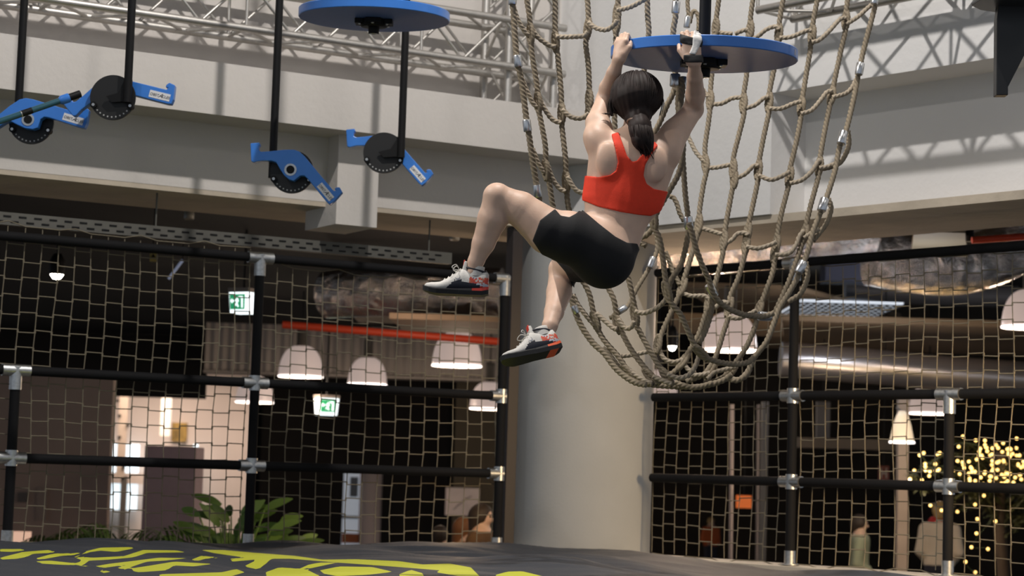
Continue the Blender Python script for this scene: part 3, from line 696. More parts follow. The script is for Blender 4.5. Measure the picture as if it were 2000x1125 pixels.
# neck and head
B.cone(J(1236, 285, .01), J(1241, 235, .03), .052, .047, .03)
HC = J(1243, 196, .03)
B.ell(HC+[0, .0, .015], (.074, .092, .093), .02)
B.cone(HC+[0, .035, -.03], HC+[0, .062, -.072], .055, .028, .03)
B.cone(HC+[0, .085, .015], HC+[0, .108, -.018], .009, .013, .015); B.ell(HC+[0, .082, -.048], (.024, .014, .011), .012)
B.ell(HC+[-.028, .092, .012], (.014, .012, .010), .01, None, True); B.ell(HC+[.028, .092, .012], (.014, .012, .010), .01, None, True)
for q in (-1, 1): B.ell(HC+[q*.074, -.005, -.008], (.010, .020, .032), .006)
# near leg
B.chain([J(1158, 478, -.05), J(1110, 462, -.075), J(1072, 452, -.085), J(1016, 408, -.09), J(976, 386, -.10)], [.108, .104, .093, .071, .053], .04)
B.ell(J(969, 379, -.105), (.046, .046, .044), .02)
B.chain([J(968, 386, -.10), J(962, 428, -.085), J(944, 476, -.07), J(929, 512, -.06), J(925, 530, -.06)], [.050, .061, .046, .032, .027], .02)
B.ell(J(926, 524, -.03), (.034, .03, .022), .01)
B.cone(J(930, 550, -.06), J(868, 562, -.06), .024, .017, .012)
# far leg
B.chain([J(1170, 490, .12), J(1135, 508, .29), J(1098, 524, .44)], [.105, .085, .056], .04)
B.chain([J(1097, 530, .44), J(1092, 572, .37), J(1082, 610, .27), J(1074, 636, .21), J(1071, 650, .2)], [.054, .054, .041, .032, .027], .02)
B.cone(J(1069, 664, .19), J(1026, 686, .19), .022, .016, .012)
# left arm
B.chain([J(1168, 272, .0), J(1166, 240, .06), J(1182, 195, .15)], [.052, .047, .038], .03)
B.ell(J(1180, 250, .03), (.030, .035, .045), .03)
B.chain([J(1182, 198, .15), J(1188, 172, .12), J(1199, 142, .06), J(1209, 115, .02)], [.037, .037, .029, .0225], .02)
# right arm
B.chain([J(1302, 294, .0), J(1322, 255, .05), J(1354, 215, .10)], [.060, .055, .041], .03)
B.ell(J(1308, 268, .03), (.045, .045, .055), .03)
B.ell(J(1363, 190, .04), (.020, .03, .045), .02)
B.chain([J(1354, 213, .10), J(1358, 184, .03), J(1357, 150, -.07), J(1356, 122, -.15)], [.040, .040, .031, .0235], .02)
# hands
def hand(F, wr, up, ac, fx, th, wid=.078, L=.086, spread=(0, 0, 0, 0), curl=0):
    """wr wrist, up wrist->knuckles, ac little finger->thumb side, fx the way the fingers close"""
    wr, up, ac, fx = [np.array(v, float) for v in (wr, up, ac, fx)]; up /= np.linalg.norm(up); ac /= np.linalg.norm(ac); fx /= np.linalg.norm(fx)
    for t in (-.36, -.12, .12, .36):
        F.cone(wr+ac*t*wid*.55+up*.004, wr+ac*t*wid*.93+up*L, .0165, .0125, .014)
    F.cone(wr-ac*.002+up*.03+fx*.008, wr+ac*.012+up*.06+fx*.008, .02, .014, .02)
    ln = (.033, .041, .044, .040); off = (-.006, .002, .004, .0)
    for i, t in enumerate((-.39, -.13, .13, .38)):
        k0 = wr+ac*t*wid*.98+up*(L+off[i]); p1 = k0+up*(ln[i]*.78)+fx*(ln[i]*.42); p2 = p1+fx*(ln[i]*.72)-up*.004+ac*spread[i]; p3 = p2+fx*(ln[i]*.40)-up*.012
        F.cone(k0, k0, .0115, .0115, .006); F.cone(k0, p1, .0102, .0092, .003); F.cone(p1, p1, .0098, .0098, .002)
        F.cone(p1, p2, .0090, .0082, .002); F.cone(p2, p3, .0080, .0070, .002)
    b = wr+ac*wid*.36+up*.022; m = b+ac*.020+up*.030+fx*.012; t2 = m+up*.026+fx*.020-ac*.002; t3 = t2+up*.010+fx*.022
    if th: F.cone(b, m, .016, .0115, .012); F.cone(m, t2, .0112, .0098, .004); F.cone(t2, t3, .0095, .0080, .003)
hand(B, J(1209, 117, .02), J(1214, 78, .02)-J(1209, 117, .02), (.75, -.66, 0), (.30, .95, -.05), True, .066, .077)
hand(B, J(1355, 122, -.15), J(1350, 82, -.15)-J(1355, 122, -.15), (-1, 0, .02), (.02, 1, -.02), True, .084, .093)
body = sculpt('body', B.F, lo, H, SKIN, climber, ORG, 1)
# clothing: the body surface, lifted a little, inside an outline
X2, Z2 = B.ax[0][:, None], B.ax[2][None, :]
def cloth(name, outline, lift, m, dy=-.09, ymax=None, sm=2):
    pl = [(lambda v: (v[0], v[2]-EYE))(J(x, y, dy)) for x, y in outline]; Yr = YT+dy
    xs = [p[0] for p in pl]; zs = [p[1]+EYE for p in pl]
    sl = B.sub((min(xs)-.03, lo[1], min(zs)-.06), (max(xs)+.05, hi[1], max(zs)+.03)); X, Y, Z = B.grid(sl)
    d3 = poly_sdf(X*Yr/Y, (Z-EYE)*Yr/Y, pl).astype(np.float32); A = B.F[sl]
    G = np.maximum(np.maximum(A-lift, d3), -(A+.012))
    if ymax: G = np.maximum(G, Y-ymax)
    G[0], G[-1] = .1, .1; G[:, 0], G[:, -1] = .1, .1; G[:, :, 0], G[:, :, -1] = .1, .1
    return sculpt(name, G, [B.ax[i][sl[i]][0] for i in range(3)], H, m, climber, ORG, sm)
RED = mat('red_sports_fabric', (.80, .042, .010), .75, noise_amt=.04, nscale=60, bump=.05, bscale=220)
SHO = mat('black_stretch_fabric', (.006, .006, .007), .8, bump=.04, bscale=200)
cloth('sports_top', [(1194, 262), (1208, 258), (1216, 280), (1225, 305), (1235, 316), (1244, 314), (1255, 301), (1271, 282), (1278, 276), (1285, 284), (1272, 302), (1260, 322), (1257, 343), (1263, 359),
                     (1277, 369), (1312, 376), (1300, 410), (1271, 422), (1249, 420), (1212, 414), (1167, 403), (1145, 394), (1125, 388), (1125, 341), (1169, 346), (1191, 342), (1203, 333), (1207, 316), (1202, 290)], .0075, RED)
cloth('shorts', [(1084, 408), (1095, 421), (1112, 424), (1125, 417), (1135, 408), (1150, 420), (1170, 437), (1202, 462), (1225, 474), (1245, 476), (1262, 520), (1215, 590), (1140, 590), (1117, 556), (1104, 531), (1086, 510), (1058, 497), (1040, 470), (1055, 430)], .0085, SHO)
# straps and tape on her right hand
def wrap(name, a, b, ra, rb, m, fl=1.0, lift=.003):
    G = Field(np.minimum(a, b)-.06, np.maximum(a, b)+.06, .0026); G.cone(a, b, ra, rb, .001, fl)
    ax = (b-a)/np.linalg.norm(b-a); X, Y, Z = G.grid((slice(None),)*3)
    t = (X-a[0])*ax[0]+(Y-a[1])*ax[1]+(Z-a[2])*ax[2]; G.F = np.maximum(G.F, np.maximum(-t, t-np.linalg.norm(b-a)))
    return sculpt(name, G.F, G.lo, .0026, m, climber, ORG, 1)
STR = mat('black_strap', (.008, .008, .009), .7); TAPE = mat('white_tape', (.72, .71, .69), .8, bump=.1)
cloth('wrist_wrap', [(1335, 107), (1380, 107), (1380, 122), (1335, 122)], .0065, STR, -.165)
cloth('hand_strap', [(1328, 66), (1346, 71), (1385, 82), (1385, 95), (1350, 88), (1328, 84)], .0045, STR, -.175, YT-.13, 1)
cloth('finger_tape', [(1355, 60), (1364, 58), (1371, 66), (1371, 80), (1364, 96), (1358, 107), (1346, 105), (1352, 90), (1353, 78)], .0075, TAPE, -.175, YT-.13, 1)
# face details
EYEM = mat('eye_white', (.8, .8, .78), .3); IR = mat('dark_iris', (.03, .02, .012), .2); LIP = mat('lips', (.55, .2, .17), .5)
for q in (-1, 1):
    mb = MB(); c = Vector(HC+[q*.028, .081, .012])-ORG
    mb.lathe([(.0001, -.011)]+[(.011*math.cos(a), .011*math.sin(a)) for a in (-1.1, -.6, -.2, .2, .6, 1.1)]+[(.0001, .011)], 14, c); e = mb.build('eye', EYEM, climber)
    mb = MB(); mb.lathe([(.0001, -.005), (.004, -.003), (.005, 0), (.004, .003), (.0001, .005)], 12, c+Vector((0, .0085, 0))); mb.build('iris', IR, e)
mb = MB(); mb.tube([Vector(HC+[x, .094-abs(x)*.4, -.048])-ORG for x in (-.02, -.01, 0, .01, .02)], [.002, .0045, .005, .0045, .002], 8); mb.build('mouth', LIP, climber)
# hair
HAIR = mat('dark_brown_hair', (.020, .012, .010), .62, noise_amt=.35, nscale=30, spec=.28)
Hh = .0036
hl = np.array([J(1175, 0)[0], 8.22, J(1243, 315)[2]]); hh = np.array([J(1310, 0)[0], 8.68, J(1243, 120)[2]])
G = Field(hl, hh, Hh)
G.ell(HC+[.0, -.012, .018], (.108, .112, .104), .02)
G.cone(HC+[-.01, -.03, -.01], HC+[.004, -.045, -.075], .092, .055, .03)
G.cone(J(1247, 233, -.045), J(1250, 245, -.075), .045, .044, .02)
G.cone(J(1250, 252, -.085), J(1254, 274, -.10), .044, .041, .02); G.cone(J(1254, 272, -.10), J(1261, 298, -.095), .036, .010, .02)
G.ell(HC+[0, .115, -.045], (.078, .080, .085), .012, None, True)        # open at the face
X, Y, Z = G.grid((slice(None),)*3)
th_ = np.arctan2(X-HC[0], -(Y-HC[1])+.05); ph = th_*46+Z*30
G.F += (.0007*np.sin(ph)+.0009*np.sin(th_*23+Z*22+1)).astype(np.float32)
sculpt('hair', G.F, hl, Hh, HAIR, climber, ORG, 0)
mb = MB(); cen = Vector(J(1248, 238, -.062))-ORG
mb.tube([cen+Vector((.046*math.cos(a), .040*math.sin(a)*.9, .006*math.sin(2*a))) for a in [2*PI*i/28 for i in range(29)]], .006, 8, caps=False); mb.build('hair_tie', mat('brown_hair_tie', (.20, .12, .08), .6), climber)
mb = MB(); rnd = random.Random(4)
def strand(pts, r, n, sp):
    for i in range(n):
        o = [Vector((rnd.gauss(0, sp), rnd.gauss(0, sp), rnd.gauss(0, sp*.4))) for _ in range(2)]
        q = [Vector(J(*p))-ORG+o[0]*(k/len(pts))+o[1]*(k/len(pts))**2 for k, p in enumerate(pts)]; q = smooth_path(q, .008)
        if len(q) > 3: mb.tube(q, [r*(1-.75*j/len(q)) for j in range(len(q))], 5, caps=False)
strand([(1215, 158, .0), (1200, 175, -.0), (1193, 195, -.01), (1191, 212, -.01), (1194, 226, -.01)], .0035, 26, .006)
strand([(1225, 150, .0), (1206, 165, -.0), (1197, 190, -.01), (1197, 212, -.01), (1205, 222, 0)], .0035, 22, .006)
strand([(1212, 170, -.02), (1200, 200, -.01), (1200, 218, -.01), (1192, 222, -.01), (1180, 222, -.01)], .003, 16, .0035)
strand([(1280, 160, -.01), (1291, 185, -.01), (1294, 205, -.01), (1290, 225, -.01)], .0022, 12, .006)
strand([(1228, 150, -.03), (1245, 141, -.02), (1262, 150, -.02)], .003, 14, .005)
strand([(1240, 262, -.12), (1244, 285, -.12), (1256, 300, -.1)], .003, 18, .005)
strand([(1262, 255, -.12), (1270, 275, -.12), (1266, 296, -.1)], .003, 14, .005)
mb.build('loose_strands', HAIR, climber, fix=False)['kind'] = 'stuff'
# combed locks over the crown, gathered at the tie
mb = MB(); tie = HC+[.004, -.075, -.080]; ec = HC+[.0, -.012, .018]; er = np.array([.109, .113, .105])
for i in range(150):
    a0 = rnd.uniform(-1.9, 1.9); el0 = rnd.uniform(-.2, 1.35)
    s0 = np.array([math.sin(a0)*math.cos(el0), -math.cos(a0)*math.cos(el0)*.6+.5*math.sin(el0)*.4, math.sin(el0)]); s0 /= np.linalg.norm(s0)
    t_ = (tie-ec)/er; t_ /= np.linalg.norm(t_); q = []
    for k in range(9):
        f = k/8; d_ = s0*(1-f)+t_*f+np.array([math.sin(a0)*.25*math.sin(PI*f), 0, 0]); d_ /= np.linalg.norm(d_); q.append(Vector(ec+d_*er*(1.005-.0*f)-ORG))
    q = smooth_path(q, .012)
    if len(q) > 3: mb.tube(q, [.0028*math.sin(PI*min(1, max(.05, j/len(q))))**.5+.0004 for j in range(len(q))], 5, caps=False)
tl = [HC+[.004, -.078, -.085]]+[J(1251+(y-252)*.2, y, dy) for y, dy in ((252, -.088), (268, -.098), (284, -.100), (302, -.092))]
rr_ = [.040, .046, .044, .034, .008]
for i in range(110):
    a0 = rnd.uniform(-PI, PI); q = []; e0 = rnd.gauss(0, .05)
    for k in range(5):
        a1 = a0+e0*k; sx = [0, 0, .0, .004, .010][k]+rnd.gauss(0, .0012)
        q.append(Vector(tl[k]+np.array([math.sin(a1)*rr_[k]*1.0+sx, -math.cos(a1)*rr_[k]*1.0, 0])-ORG))
    if rnd.random() < .3: q[-1] += Vector((rnd.gauss(0, .012), rnd.gauss(0, .008), rnd.gauss(-.006, .01)))
    q = smooth_path(q, .012); mb.tube(q, [.0030*math.sin(PI*min(.96, max(.06, j/len(q))))**.5 for j in range(len(q))], 5, caps=False)
mb.build('combed_locks', HAIR, climber, fix=False)['kind'] = 'stuff'
# ================================================================ shoes
WHT = mat('white_mesh_fabric', (.62, .60, .56), .75, noise_amt=.06, nscale=80, bump=.15, bscale=300); NAVY = mat('black_navy_rubber', (.012, .014, .024), .55)
SOLE = mat('black_sole_rubber', (.010, .010, .011), .6); REDR = mat('red_rubber', (.62, .05, .03), .5); OR = mat('orange_rubber', (.8, .11, .03), .5); GREYW = mat('grey_white_rubber', (.55, .55, .60), .5)
def patterned():
    m = mat('patterned_heel_fabric', (.5, .1, .08), .7); nt = m.node_tree; b = nt.nodes['Principled BSDF']
    tc = nt.nodes.new('ShaderNodeTexCoord'); v = nt.nodes.new('ShaderNodeTexVoronoi'); v.inputs['Scale'].default_value = 130
    r = nt.nodes.new('ShaderNodeValToRGB'); r.color_ramp.interpolation = 'CONSTANT'; e = r.color_ramp.elements
    e[0].position = 0; e[0].color = (.62, .08, .05, 1); e[1].position = .35; e[1].color = (.60, .55, .52, 1)
    for p_, c_ in ((.55, (.62, .10, .05, 1)), (.75, (.03, .05, .22, 1)), (.88, (.5, .2, .12, 1))): q = e.new(p_); q.color = c_
    s_ = nt.nodes.new('ShaderNodeSeparateColor'); nt.links.new(tc.outputs['Object'], v.inputs['Vector']); nt.links.new(v.outputs['Color'], s_.inputs[0]); nt.links.new(s_.outputs[0], r.inputs[0]); nt.links.new(r.outputs[0], b.inputs['Base Color'])
    return m
PAT = patterned()
def lerp_tab(t, tab):
    for (a, va), (b, vb) in zip(tab, tab[1:]):
        if t <= b:
            f = (t-a)/(b-a); f = f*f*(3-2*f) if False else f
            return va+(vb-va)*f
    return tab[-1][1]
def shoe(origin, mtx, side, far=False):
    """local x heel->toe 0...264 mm, y across, z up; side = -1 when the outer side faces -y"""
    L = .266; root = link(bpy.data.objects.new('shoe', None), climber)
    root.empty_display_size = .05
    root.matrix_local = Matrix.Translation(Vector(origin)-ORG) @ mtx.to_4x4()
    hw = [(0, .024), (.03, .034), (.1, .038), (.3, .037), (.45, .037), (.62, .045), (.78, .047), (.9, .038), (.97, .022), (1, .006)]
    top = [(0, .084), (.04, .104), (.10, .100), (.2, .094), (.30, .102), (.40, .112), (.50, .094), (.62, .070), (.75, .052), (.88, .044), (.96, .034), (1, .018)]
    bot = [(0, .018), (.5, .016), (1, .012)]
    NX, NA = 88, 40; vs = []; fs = []; mi = []
    for i in range(NX+1):
        t = i/NX; x = t*L; w_ = lerp_tab(t, hw); z0 = lerp_tab(t, bot); z1 = lerp_tab(t, top)
        rock = .016*max(0, (t-.72)/.28)**2+.006*max(0, (.1-t)/.1)
        for k in range(NA):
            a = 2*PI*k/NA; ca, sa_ = math.cos(a), math.sin(a)
            f = 1.0; zz = (sa_+1)/2
            wz = w_*(1-.28*zz**2.6) if t < .6 else w_*(1-.3*zz**2.5)
            y = wz*math.copysign(abs(ca)**.62, ca); z = z0+(z1-z0)*(.5+.5*math.copysign(abs(sa_)**.8, sa_))
            vs.append((x, y, z+rock))
    for i in range(NX):
        for k in range(NA):
            fs.append((i*NA+k, (i+1)*NA+k, (i+1)*NA+(k+1) % NA, i*NA+(k+1) % NA))
            c = [sum(vs[j][q] for j in fs[-1])/4 for q in range(3)]; x, y, z = c[0]/L, c[1]*side, c[2]
            m_ = 0
            zl_ = lerp_tab(x, [(0, .034), (.28, .050), (.45, .060), (.52, .058), (.66, .020), (1, .018)])
            if x < .30 and z < .072 and z > .046: m_ = 2
            elif z < zl_ and .12 < x < .66 : m_ = 1
            elif x <= .30 and z <= .046 and z > .036: m_ = 3
            elif x <= .25 and z <= .036: m_ = 4
            if x < .12 and z > .08: m_ = 1 if z > .096 else 0
            mi.append(m_)
    mb = MB(); mb.add(vs, fs, 0, True); mb.m = mi; mb.add([vs[k] for k in range(NA)], [tuple(range(NA))], 2); mb.add([vs[NX*NA+k] for k in range(NA)], [tuple(range(NA))[::-1]], 0)
    up = mb.build('shoe_upper', [WHT, NAVY, PAT, GREYW, REDR], root)
    # sole
    vs = []; fs = []; mi = []; NS = 60
    for i in range(NS+1):
        t = i/NS; x = -.003+t*(L+.007); w_ = lerp_tab(t, hw)+.0045; rock = .016*max(0, (t-.72)/.28)**2+.007*max(0, (.1-t)/.1)
        h1 = lerp_tab(t, [(0, .030), (.3, .026), (.6, .022), (1, .020)])
        for (y, z) in ((-w_, h1), (-w_-.001, .017), (-w_*.92, 0), (w_*.92, 0), (w_+.001, .017), (w_, h1)): vs.append((x, y, z+rock))
    for i in range(NS):
        for k in range(6):
            fs.append((i*6+k, i*6+(k+1) % 6, (i+1)*6+(k+1) % 6, (i+1)*6+k)); t = i/NS
            mi.append(1 if (k in (0, 4) and t < .24) or (far and k == 2 and .08 < t < .22) else 0)
    mb = MB(); mb.add(vs, fs, 0, False); mb.m = mi; mb.add(vs[:6], [tuple(range(6))[::-1]], 0); mb.add(vs[-6:], [tuple(range(6))], 0)
    so = mb.build('sole', [SOLE, OR if far else REDR], root); so['label'] = 'black rubber sole with red heel'
    mb = MB(); mb.tube([(L*.70, -.049, .006), (L*.69, -.0485, .022), (L*.66, -.044, .034)], .0012, 5); mb.build('sole_seam', GREYW, so)
    # collar, tongue, laces, logo
    mb = MB(); mb.tube([(L*(.21+.16*math.cos(a)), .031*math.sin(a), .102+.010*math.cos(a)+.004) for a in [2*PI*i/24 for i in range(25)]], .0045, 8, caps=False); mb.build('collar', NAVY, root)
    mb = MB(); mb.hexa([(L*.34, -.020, .098), (L*.42, -.021, .096), (L*.42, .021, .096), (L*.34, .020, .098), (L*.34, -.017, .140), (L*.39, -.015, .142), (L*.39, .015, .142), (L*.34, .017, .140)]); tg = mb.build('tongue', WHT, root, .004)
    mb = MB(); mb.hexa([(L*.385, -.0165, .118), (L*.405, -.016, .116), (L*.405, .016, .116), (L*.385, .0165, .118), (L*.375, -.0145, .146), (L*.395, -.0135, .146), (L*.395, .0135, .146), (L*.375, .0145, .146)]); mb.build('tongue_tab', REDR, tg, .002)
    mb = MB()
    for j in range(5):
        x = L*(.44+j*.06); z = lerp_tab(x/L, top)+.004; mb.tube(smooth_path([(x, -.024, z-.012), (x, 0, z+.001), (x+.004, .024, z-.012)], .006), .0022, 6)
    for s_ in (-1, 1):
        mb.tube(smooth_path([(L*.46, 0, .106), (L*.51, s_*.022, .124), (L*.57, s_*.036, .112), (L*.52, s_*.030, .102), (L*.46, 0, .105)], .005), .0018, 6)
    mb.build('laces', WHT, root)
    # small curved logo mark on the outer side
    pts = [(.53, .062), (.50, .056), (.475, .052), (.455, .055), (.445, .062), (.45, .070), (.44, .062), (.442, .053), (.46, .047), (.485, .048), (.51, .055)]
    mb = MB(); yy = side*.0  # laid on the surface below
    def surf(x, z):
        best = min((v for v in up.data.vertices if v.co.y*side > .005), key=lambda v: (v.co.x-x)**2+(v.co.z-z)**2); return best.co.y
    A = [(L*x, surf(L*x, z+.012)+side*.0012, z+.012) for x, z in pts]; n = len(A)
    mb.add(A+[(x, y-side*.004, z) for x, y, z in A], [tuple(range(n)), tuple(range(2*n-1, n-1, -1))]+[(i, i+n, (i+1) % n+n, (i+1) % n) for i in range(n)])
    mb.build('logo_mark', mat('grey_logo', (.25, .26, .30), .4), root)
    # white sock
    mb = MB(); mb.lathe([(.034, .080), (.034, .108), (.035, .120), (.031, .121)], 24, (L*.20, 0, 0)); mb.build('sock', WHT, root)
    return root
def axes(fx_, upv):
    x = Vector(fx_).normalized(); u = Vector(upv); z = (u-x*u.dot(x)).normalized(); y = z.cross(x); return Matrix((x, y, z)).transposed()
a, b = J(953, 579, -.06), J(829, 574, -.05)
shoe(a, axes(b-a, (-.03, .03, 1)), 1)
a, b = J(1096, 686, .165), J(1006, 707, .09)
shoe(a+np.array([0, 0, .0]), axes(b-a, (-.18, .42, 1)), 1, True)
# ================================================================ airbag with printed cover
YEL = [[(0, 985), (110, 985), (130, 992), (60, 1000), (0, 998)], [(0, 1030), (60, 1015), (120, 1000), (250, 990), (300, 1003), (170, 1010), (140, 1025), (90, 1035), (0, 1040)],
       [(180, 1035), (270, 1010), (400, 1005), (440, 1012), (320, 1020), (210, 1040)], [(430, 1000), (520, 978), (680, 975), (690, 982), (600, 1000), (520, 993), (440, 1005)],
       [(370, 1022), (480, 1030), (640, 1022), (740, 990), (910, 992), (960, 1002), (760, 1005), (690, 1028), (560, 1040), (460, 1045), (430, 1068), (400, 1065), (420, 1042)],
       [(185, 1048), (260, 1045), (400, 1060), (480, 1078), (380, 1070), (210, 1060)],
       [(470, 1078), (560, 1062), (700, 1045), (820, 1030), (970, 1032), (850, 1045), (760, 1050), (700, 1070), (640, 1092), (600, 1085), (660, 1065), (540, 1082)],
       [(680, 1085), (780, 1070), (900, 1050), (1100, 1062), (1000, 1075), (900, 1070), (860, 1095), (720, 1105), (690, 1100)], [(505, 1090), (575, 1102), (530, 1110)],
       [(820, 1115), (1000, 1110), (1150, 1105), (1220, 1088), (1265, 1105), (1180, 1130), (830, 1130)], [(1040, 990), (1150, 990), (1376, 1010), (1376, 1035), (1200, 1050), (1190, 1035), (1270, 1030), (1100, 1005)],
       [(990, 1040), (1040, 1020), (1150, 1030), (1060, 1035), (1020, 1048)], [(1260, 1075), (1320, 1045), (1376, 1035), (1376, 1060), (1330, 1090)]]
YEL = [[(x/2.646, 700+y/2.646) for x, y in p] for p in YEL]
Y2 = [[(0, 1005), (200, 1020), (340, 1040), (520, 1038), (740, 1048), (860, 1065), (1000, 1060), (1110, 1080), (1155, 1125), (1160, 1150), (1060, 1150), (1050, 1125), (930, 1105), (950, 1095), (700, 1075), (420, 1055), (180, 1035), (80, 1035), (20, 1085), (0, 1090)],
      [(330, 1095), (430, 1075), (600, 1078), (710, 1103), (580, 1118), (420, 1125), (350, 1112)], [(50, 1105), (120, 1080), (260, 1090), (330, 1125), (340, 1150), (60, 1150)], [(220, 1075), (330, 1055), (420, 1055), (280, 1085)],
      [(740, 1115), (800, 1092), (860, 1110), (880, 1150), (750, 1150)], [(1240, 1118), (1300, 1102), (1376, 1100), (1480, 1125), (1480, 1160), (1240, 1150)]]
YEL += [[(500+x/2.646, 700+y/2.646) for x, y in p] for p in Y2]
def bag_back(x):
    a = LW.o+LW.n*(-.22); b = RW.o+RW.n*(-.22)
    ya = a.y+(x-a.x)*LW.t.y/LW.t.x; yb = b.y+(x-b.x)*RW.t.y/RW.t.x
    return min(ya, yb, 13.08)
NXb, NYb = 620, 150; X0, X1, YF = -5.0, 5.2, 6.5
bx = np.linspace(X0, X1, NXb); bk = np.array([bag_back(x) for x in bx]); v = np.linspace(0, 1, NYb)**.8
GX = np.repeat(bx[:, None], NYb, 1); GY = YF+(bk[:, None]-YF)*v[None, :]
base = 1.270-.042*np.clip((GX-.4)/.9, 0, 1)
flat = base.copy()
wv = .016*np.sin(GX*2.1+GY*.7)+.011*np.sin(GX*4.7-GY*1.9+1)+.007*np.sin(GX*9+GY*3.1)
dn = np.zeros_like(GX)
for i in range(NXb):
    for j in range(NYb):
        q = Vector((GX[i, j]*1.5+GY[i, j]*.6, GY[i, j]*1.6, 3.3)); a = noise.noise(q); dn[i, j] = .034*a+.022*(.5-abs(noise.noise(Vector((q.x*1.3+q.y*1.1, q.y*2.2, 7)))))
edge = np.clip((bk[:, None]-GY)/.18, 0, 1); edge = 1-(1-edge)**2
GZ = base+(wv*.8+dn)*(.35+.65*edge)-.05*(1-edge)**1.5
GZ[:, -1] = .25; GZ[:, 0] = .3
# print on the cover: signed distance to the lettering, measured on the flat cover
d = np.stack([GX, GY, base+(wv*.8+dn)*(.35+.65*edge)-EYE], -1); zz = d@np.array(fw); PX = 1000+FOC*(d@np.array(RT))/zz; PY = 562.5-FOC*(d@np.array(UP))/zz
sd = np.full(GX.shape, 1e3)
for p_ in YEL: sd = np.minimum(sd, poly_sdf(PX, (PY-1095)*3.0, [(a, (b-1095)*3.0) for a, b in p_]))
vs = [(float(GX[i, j]), float(GY[i, j]), float(GZ[i, j])) for i in range(NXb) for j in range(NYb)]
fs = [(i*NYb+j, (i+1)*NYb+j, (i+1)*NYb+j+1, i*NYb+j+1) for i in range(NXb-1) for j in range(NYb-1)]
n0 = len(vs); vs += [(X0, YF, 0), (X1, YF, 0), (X1, float(bk[-1]), 0), (X0, float(bk[0]), 0)]
fs += [tuple([n0, n0+1]+[i*NYb for i in range(NXb-1, -1, -1)]), tuple([n0+3, n0]+list(range(NYb))), tuple([n0+1, n0+2]+[(NXb-1)*NYb+j for j in range(NYb-1, -1, -1)]), (n0, n0+3, n0+2, n0+1)]
me = bpy.data.meshes.new('airbag'); me.from_pydata(vs, [], fs)
at = me.attributes.new('print', 'FLOAT', 'POINT'); vals = np.concatenate([sd.reshape(-1), np.full(4, 1e3)]).astype(np.float32); at.data.foreach_set('value', vals)
m = mat('printed_cover_fabric', (.05, .055, .065), .6, bump=.1, bscale=60); nt = m.node_tree; bs = nt.nodes['Principled BSDF']
an = nt.nodes.new('ShaderNodeAttribute'); an.attribute_name = 'print'; lt = nt.nodes.new('ShaderNodeMath'); lt.operation = 'LESS_THAN'; lt.inputs[1].default_value = 0
mx = nt.nodes.new('ShaderNodeMix'); mx.data_type = 'RGBA'; mx.inputs[6].default_value = (.038, .043, .054, 1); mx.inputs[7].default_value = (.60, .62, .04, 1)
nt.links.new(an.outputs['Fac'], lt.inputs[0]); nt.links.new(lt.outputs[0], mx.inputs[0]); nt.links.new(mx.outputs[2], bs.inputs['Base Color'])
me.materials.append(m); me.polygons.foreach_set('use_smooth', [True]*len(fs)); me.update()
tag(link(bpy.data.objects.new('airbag', me)), 'dark grey landing airbag with yellow printed lettering along the bottom', 'airbag')
# ================================================================ lounge behind the nets
def lp_(px, py, Y): return P(px, py, Y)
SHADE = mat('ribbed_glass_shade', (.62, .52, .49), .35, emit=.32, ecol=(1, .78, .70), spec=.6)
RIM = mat('bright_glass_rim', (.9, .8, .75), .3, emit=3.0, ecol=(1, .90, .84)); BULB = mat('lamp_bulb', (1, .9, .8), .3, emit=12, ecol=(1, .86, .72))
DGREY = mat('dark_lamp_housing', (.10, .09, .08), .5)
def pendant(px, pyb, Y, label, lit=True, group='bell shaped glass pendant lamps', power=22, src=[None]):
    z = P(px, pyb, Y)
    root = thing('pendant_lamp', label, 'lamp', z, 0, group)
    r = .245; hgt = .355
    prof = [(r*math.sin(t)**.75 if t > 0 else .03, hgt*(math.cos(t))**.9) for t in [.25+i*(PI/2-.25)/14 for i in range(15)]]
    prof[-1] = (r, 0)
    mb = MB(); seg = 72; outer = prof; n = len(outer)
    vs = []
    for (rr, zz) in outer+[(rr-.006, zz-.002 if zz else 0) for rr, zz in outer[::-1]]:
        for k in range(seg): a = 2*PI*k/seg; q_ = rr*(1+.006*(k % 2)); vs.append((q_*math.cos(a), q_*math.sin(a), zz))
    fs = [(i*seg+k, i*seg+(k+1) % seg, (i+1)*seg+(k+1) % seg, (i+1)*seg+k) for i in range(2*n-1) for k in range(seg)]
    mb.add(vs, fs, 0, True); mb.build('lamp_shade', SHADE, root)
    mb = MB(); mb.lathe([(r-.006, 0), (r+.005, 0), (r+.006, .014), (r-.004, .016)], 48, closed=True); mb.build('shade_rim', RIM, root)
    mb = MB(); mb.lathe([(0, hgt+.24), (.052, hgt+.24), (.058, hgt+.20), (.058, hgt+.01), (.085, hgt-.02), (.03, hgt-.04), (0, hgt-.04)], 24); mb.build('housing', DGREY, root)
    mb = MB(); mb.tube([(0, 0, hgt+.23), (0, 0, (E+2.0 if px < 1200 else E+2.6)-z.z)], .008, 8); mb.build('cord', BLACK, root)
    mb = MB(); mb.lathe([(0, .09), (.03, .10), (.045, .14), (.035, .19), (.02, .24), (0, .24)], 16); mb.build('bulb', BULB, root)
    l = bpy.data.lights.new('lamp_light', 'POINT'); l.energy = power; l.color = (1, .78, .58); l.shadow_soft_size = .05
    o = bpy.data.objects.new('lamp_light', l); link(o, root); o.location = (0, 0, -.07)
    return root
pendant(587, 737, 22.7, 'glass pendant lamp just right of the second fence post', power=30)
pendant(892, 716, 20.4, 'glass pendant lamp with tall grey housing below the climber knee', power=30)
pendant(497, 787, 26.7, 'glass pendant lamp half hidden by the second fence post')
pendant(290, 760, 36, 'small far pendant lamp in front of the pale lounge wall', power=60)
pendant(717, 752, 26, 'glass pendant lamp whose shade shows only below the grey bulkhead')
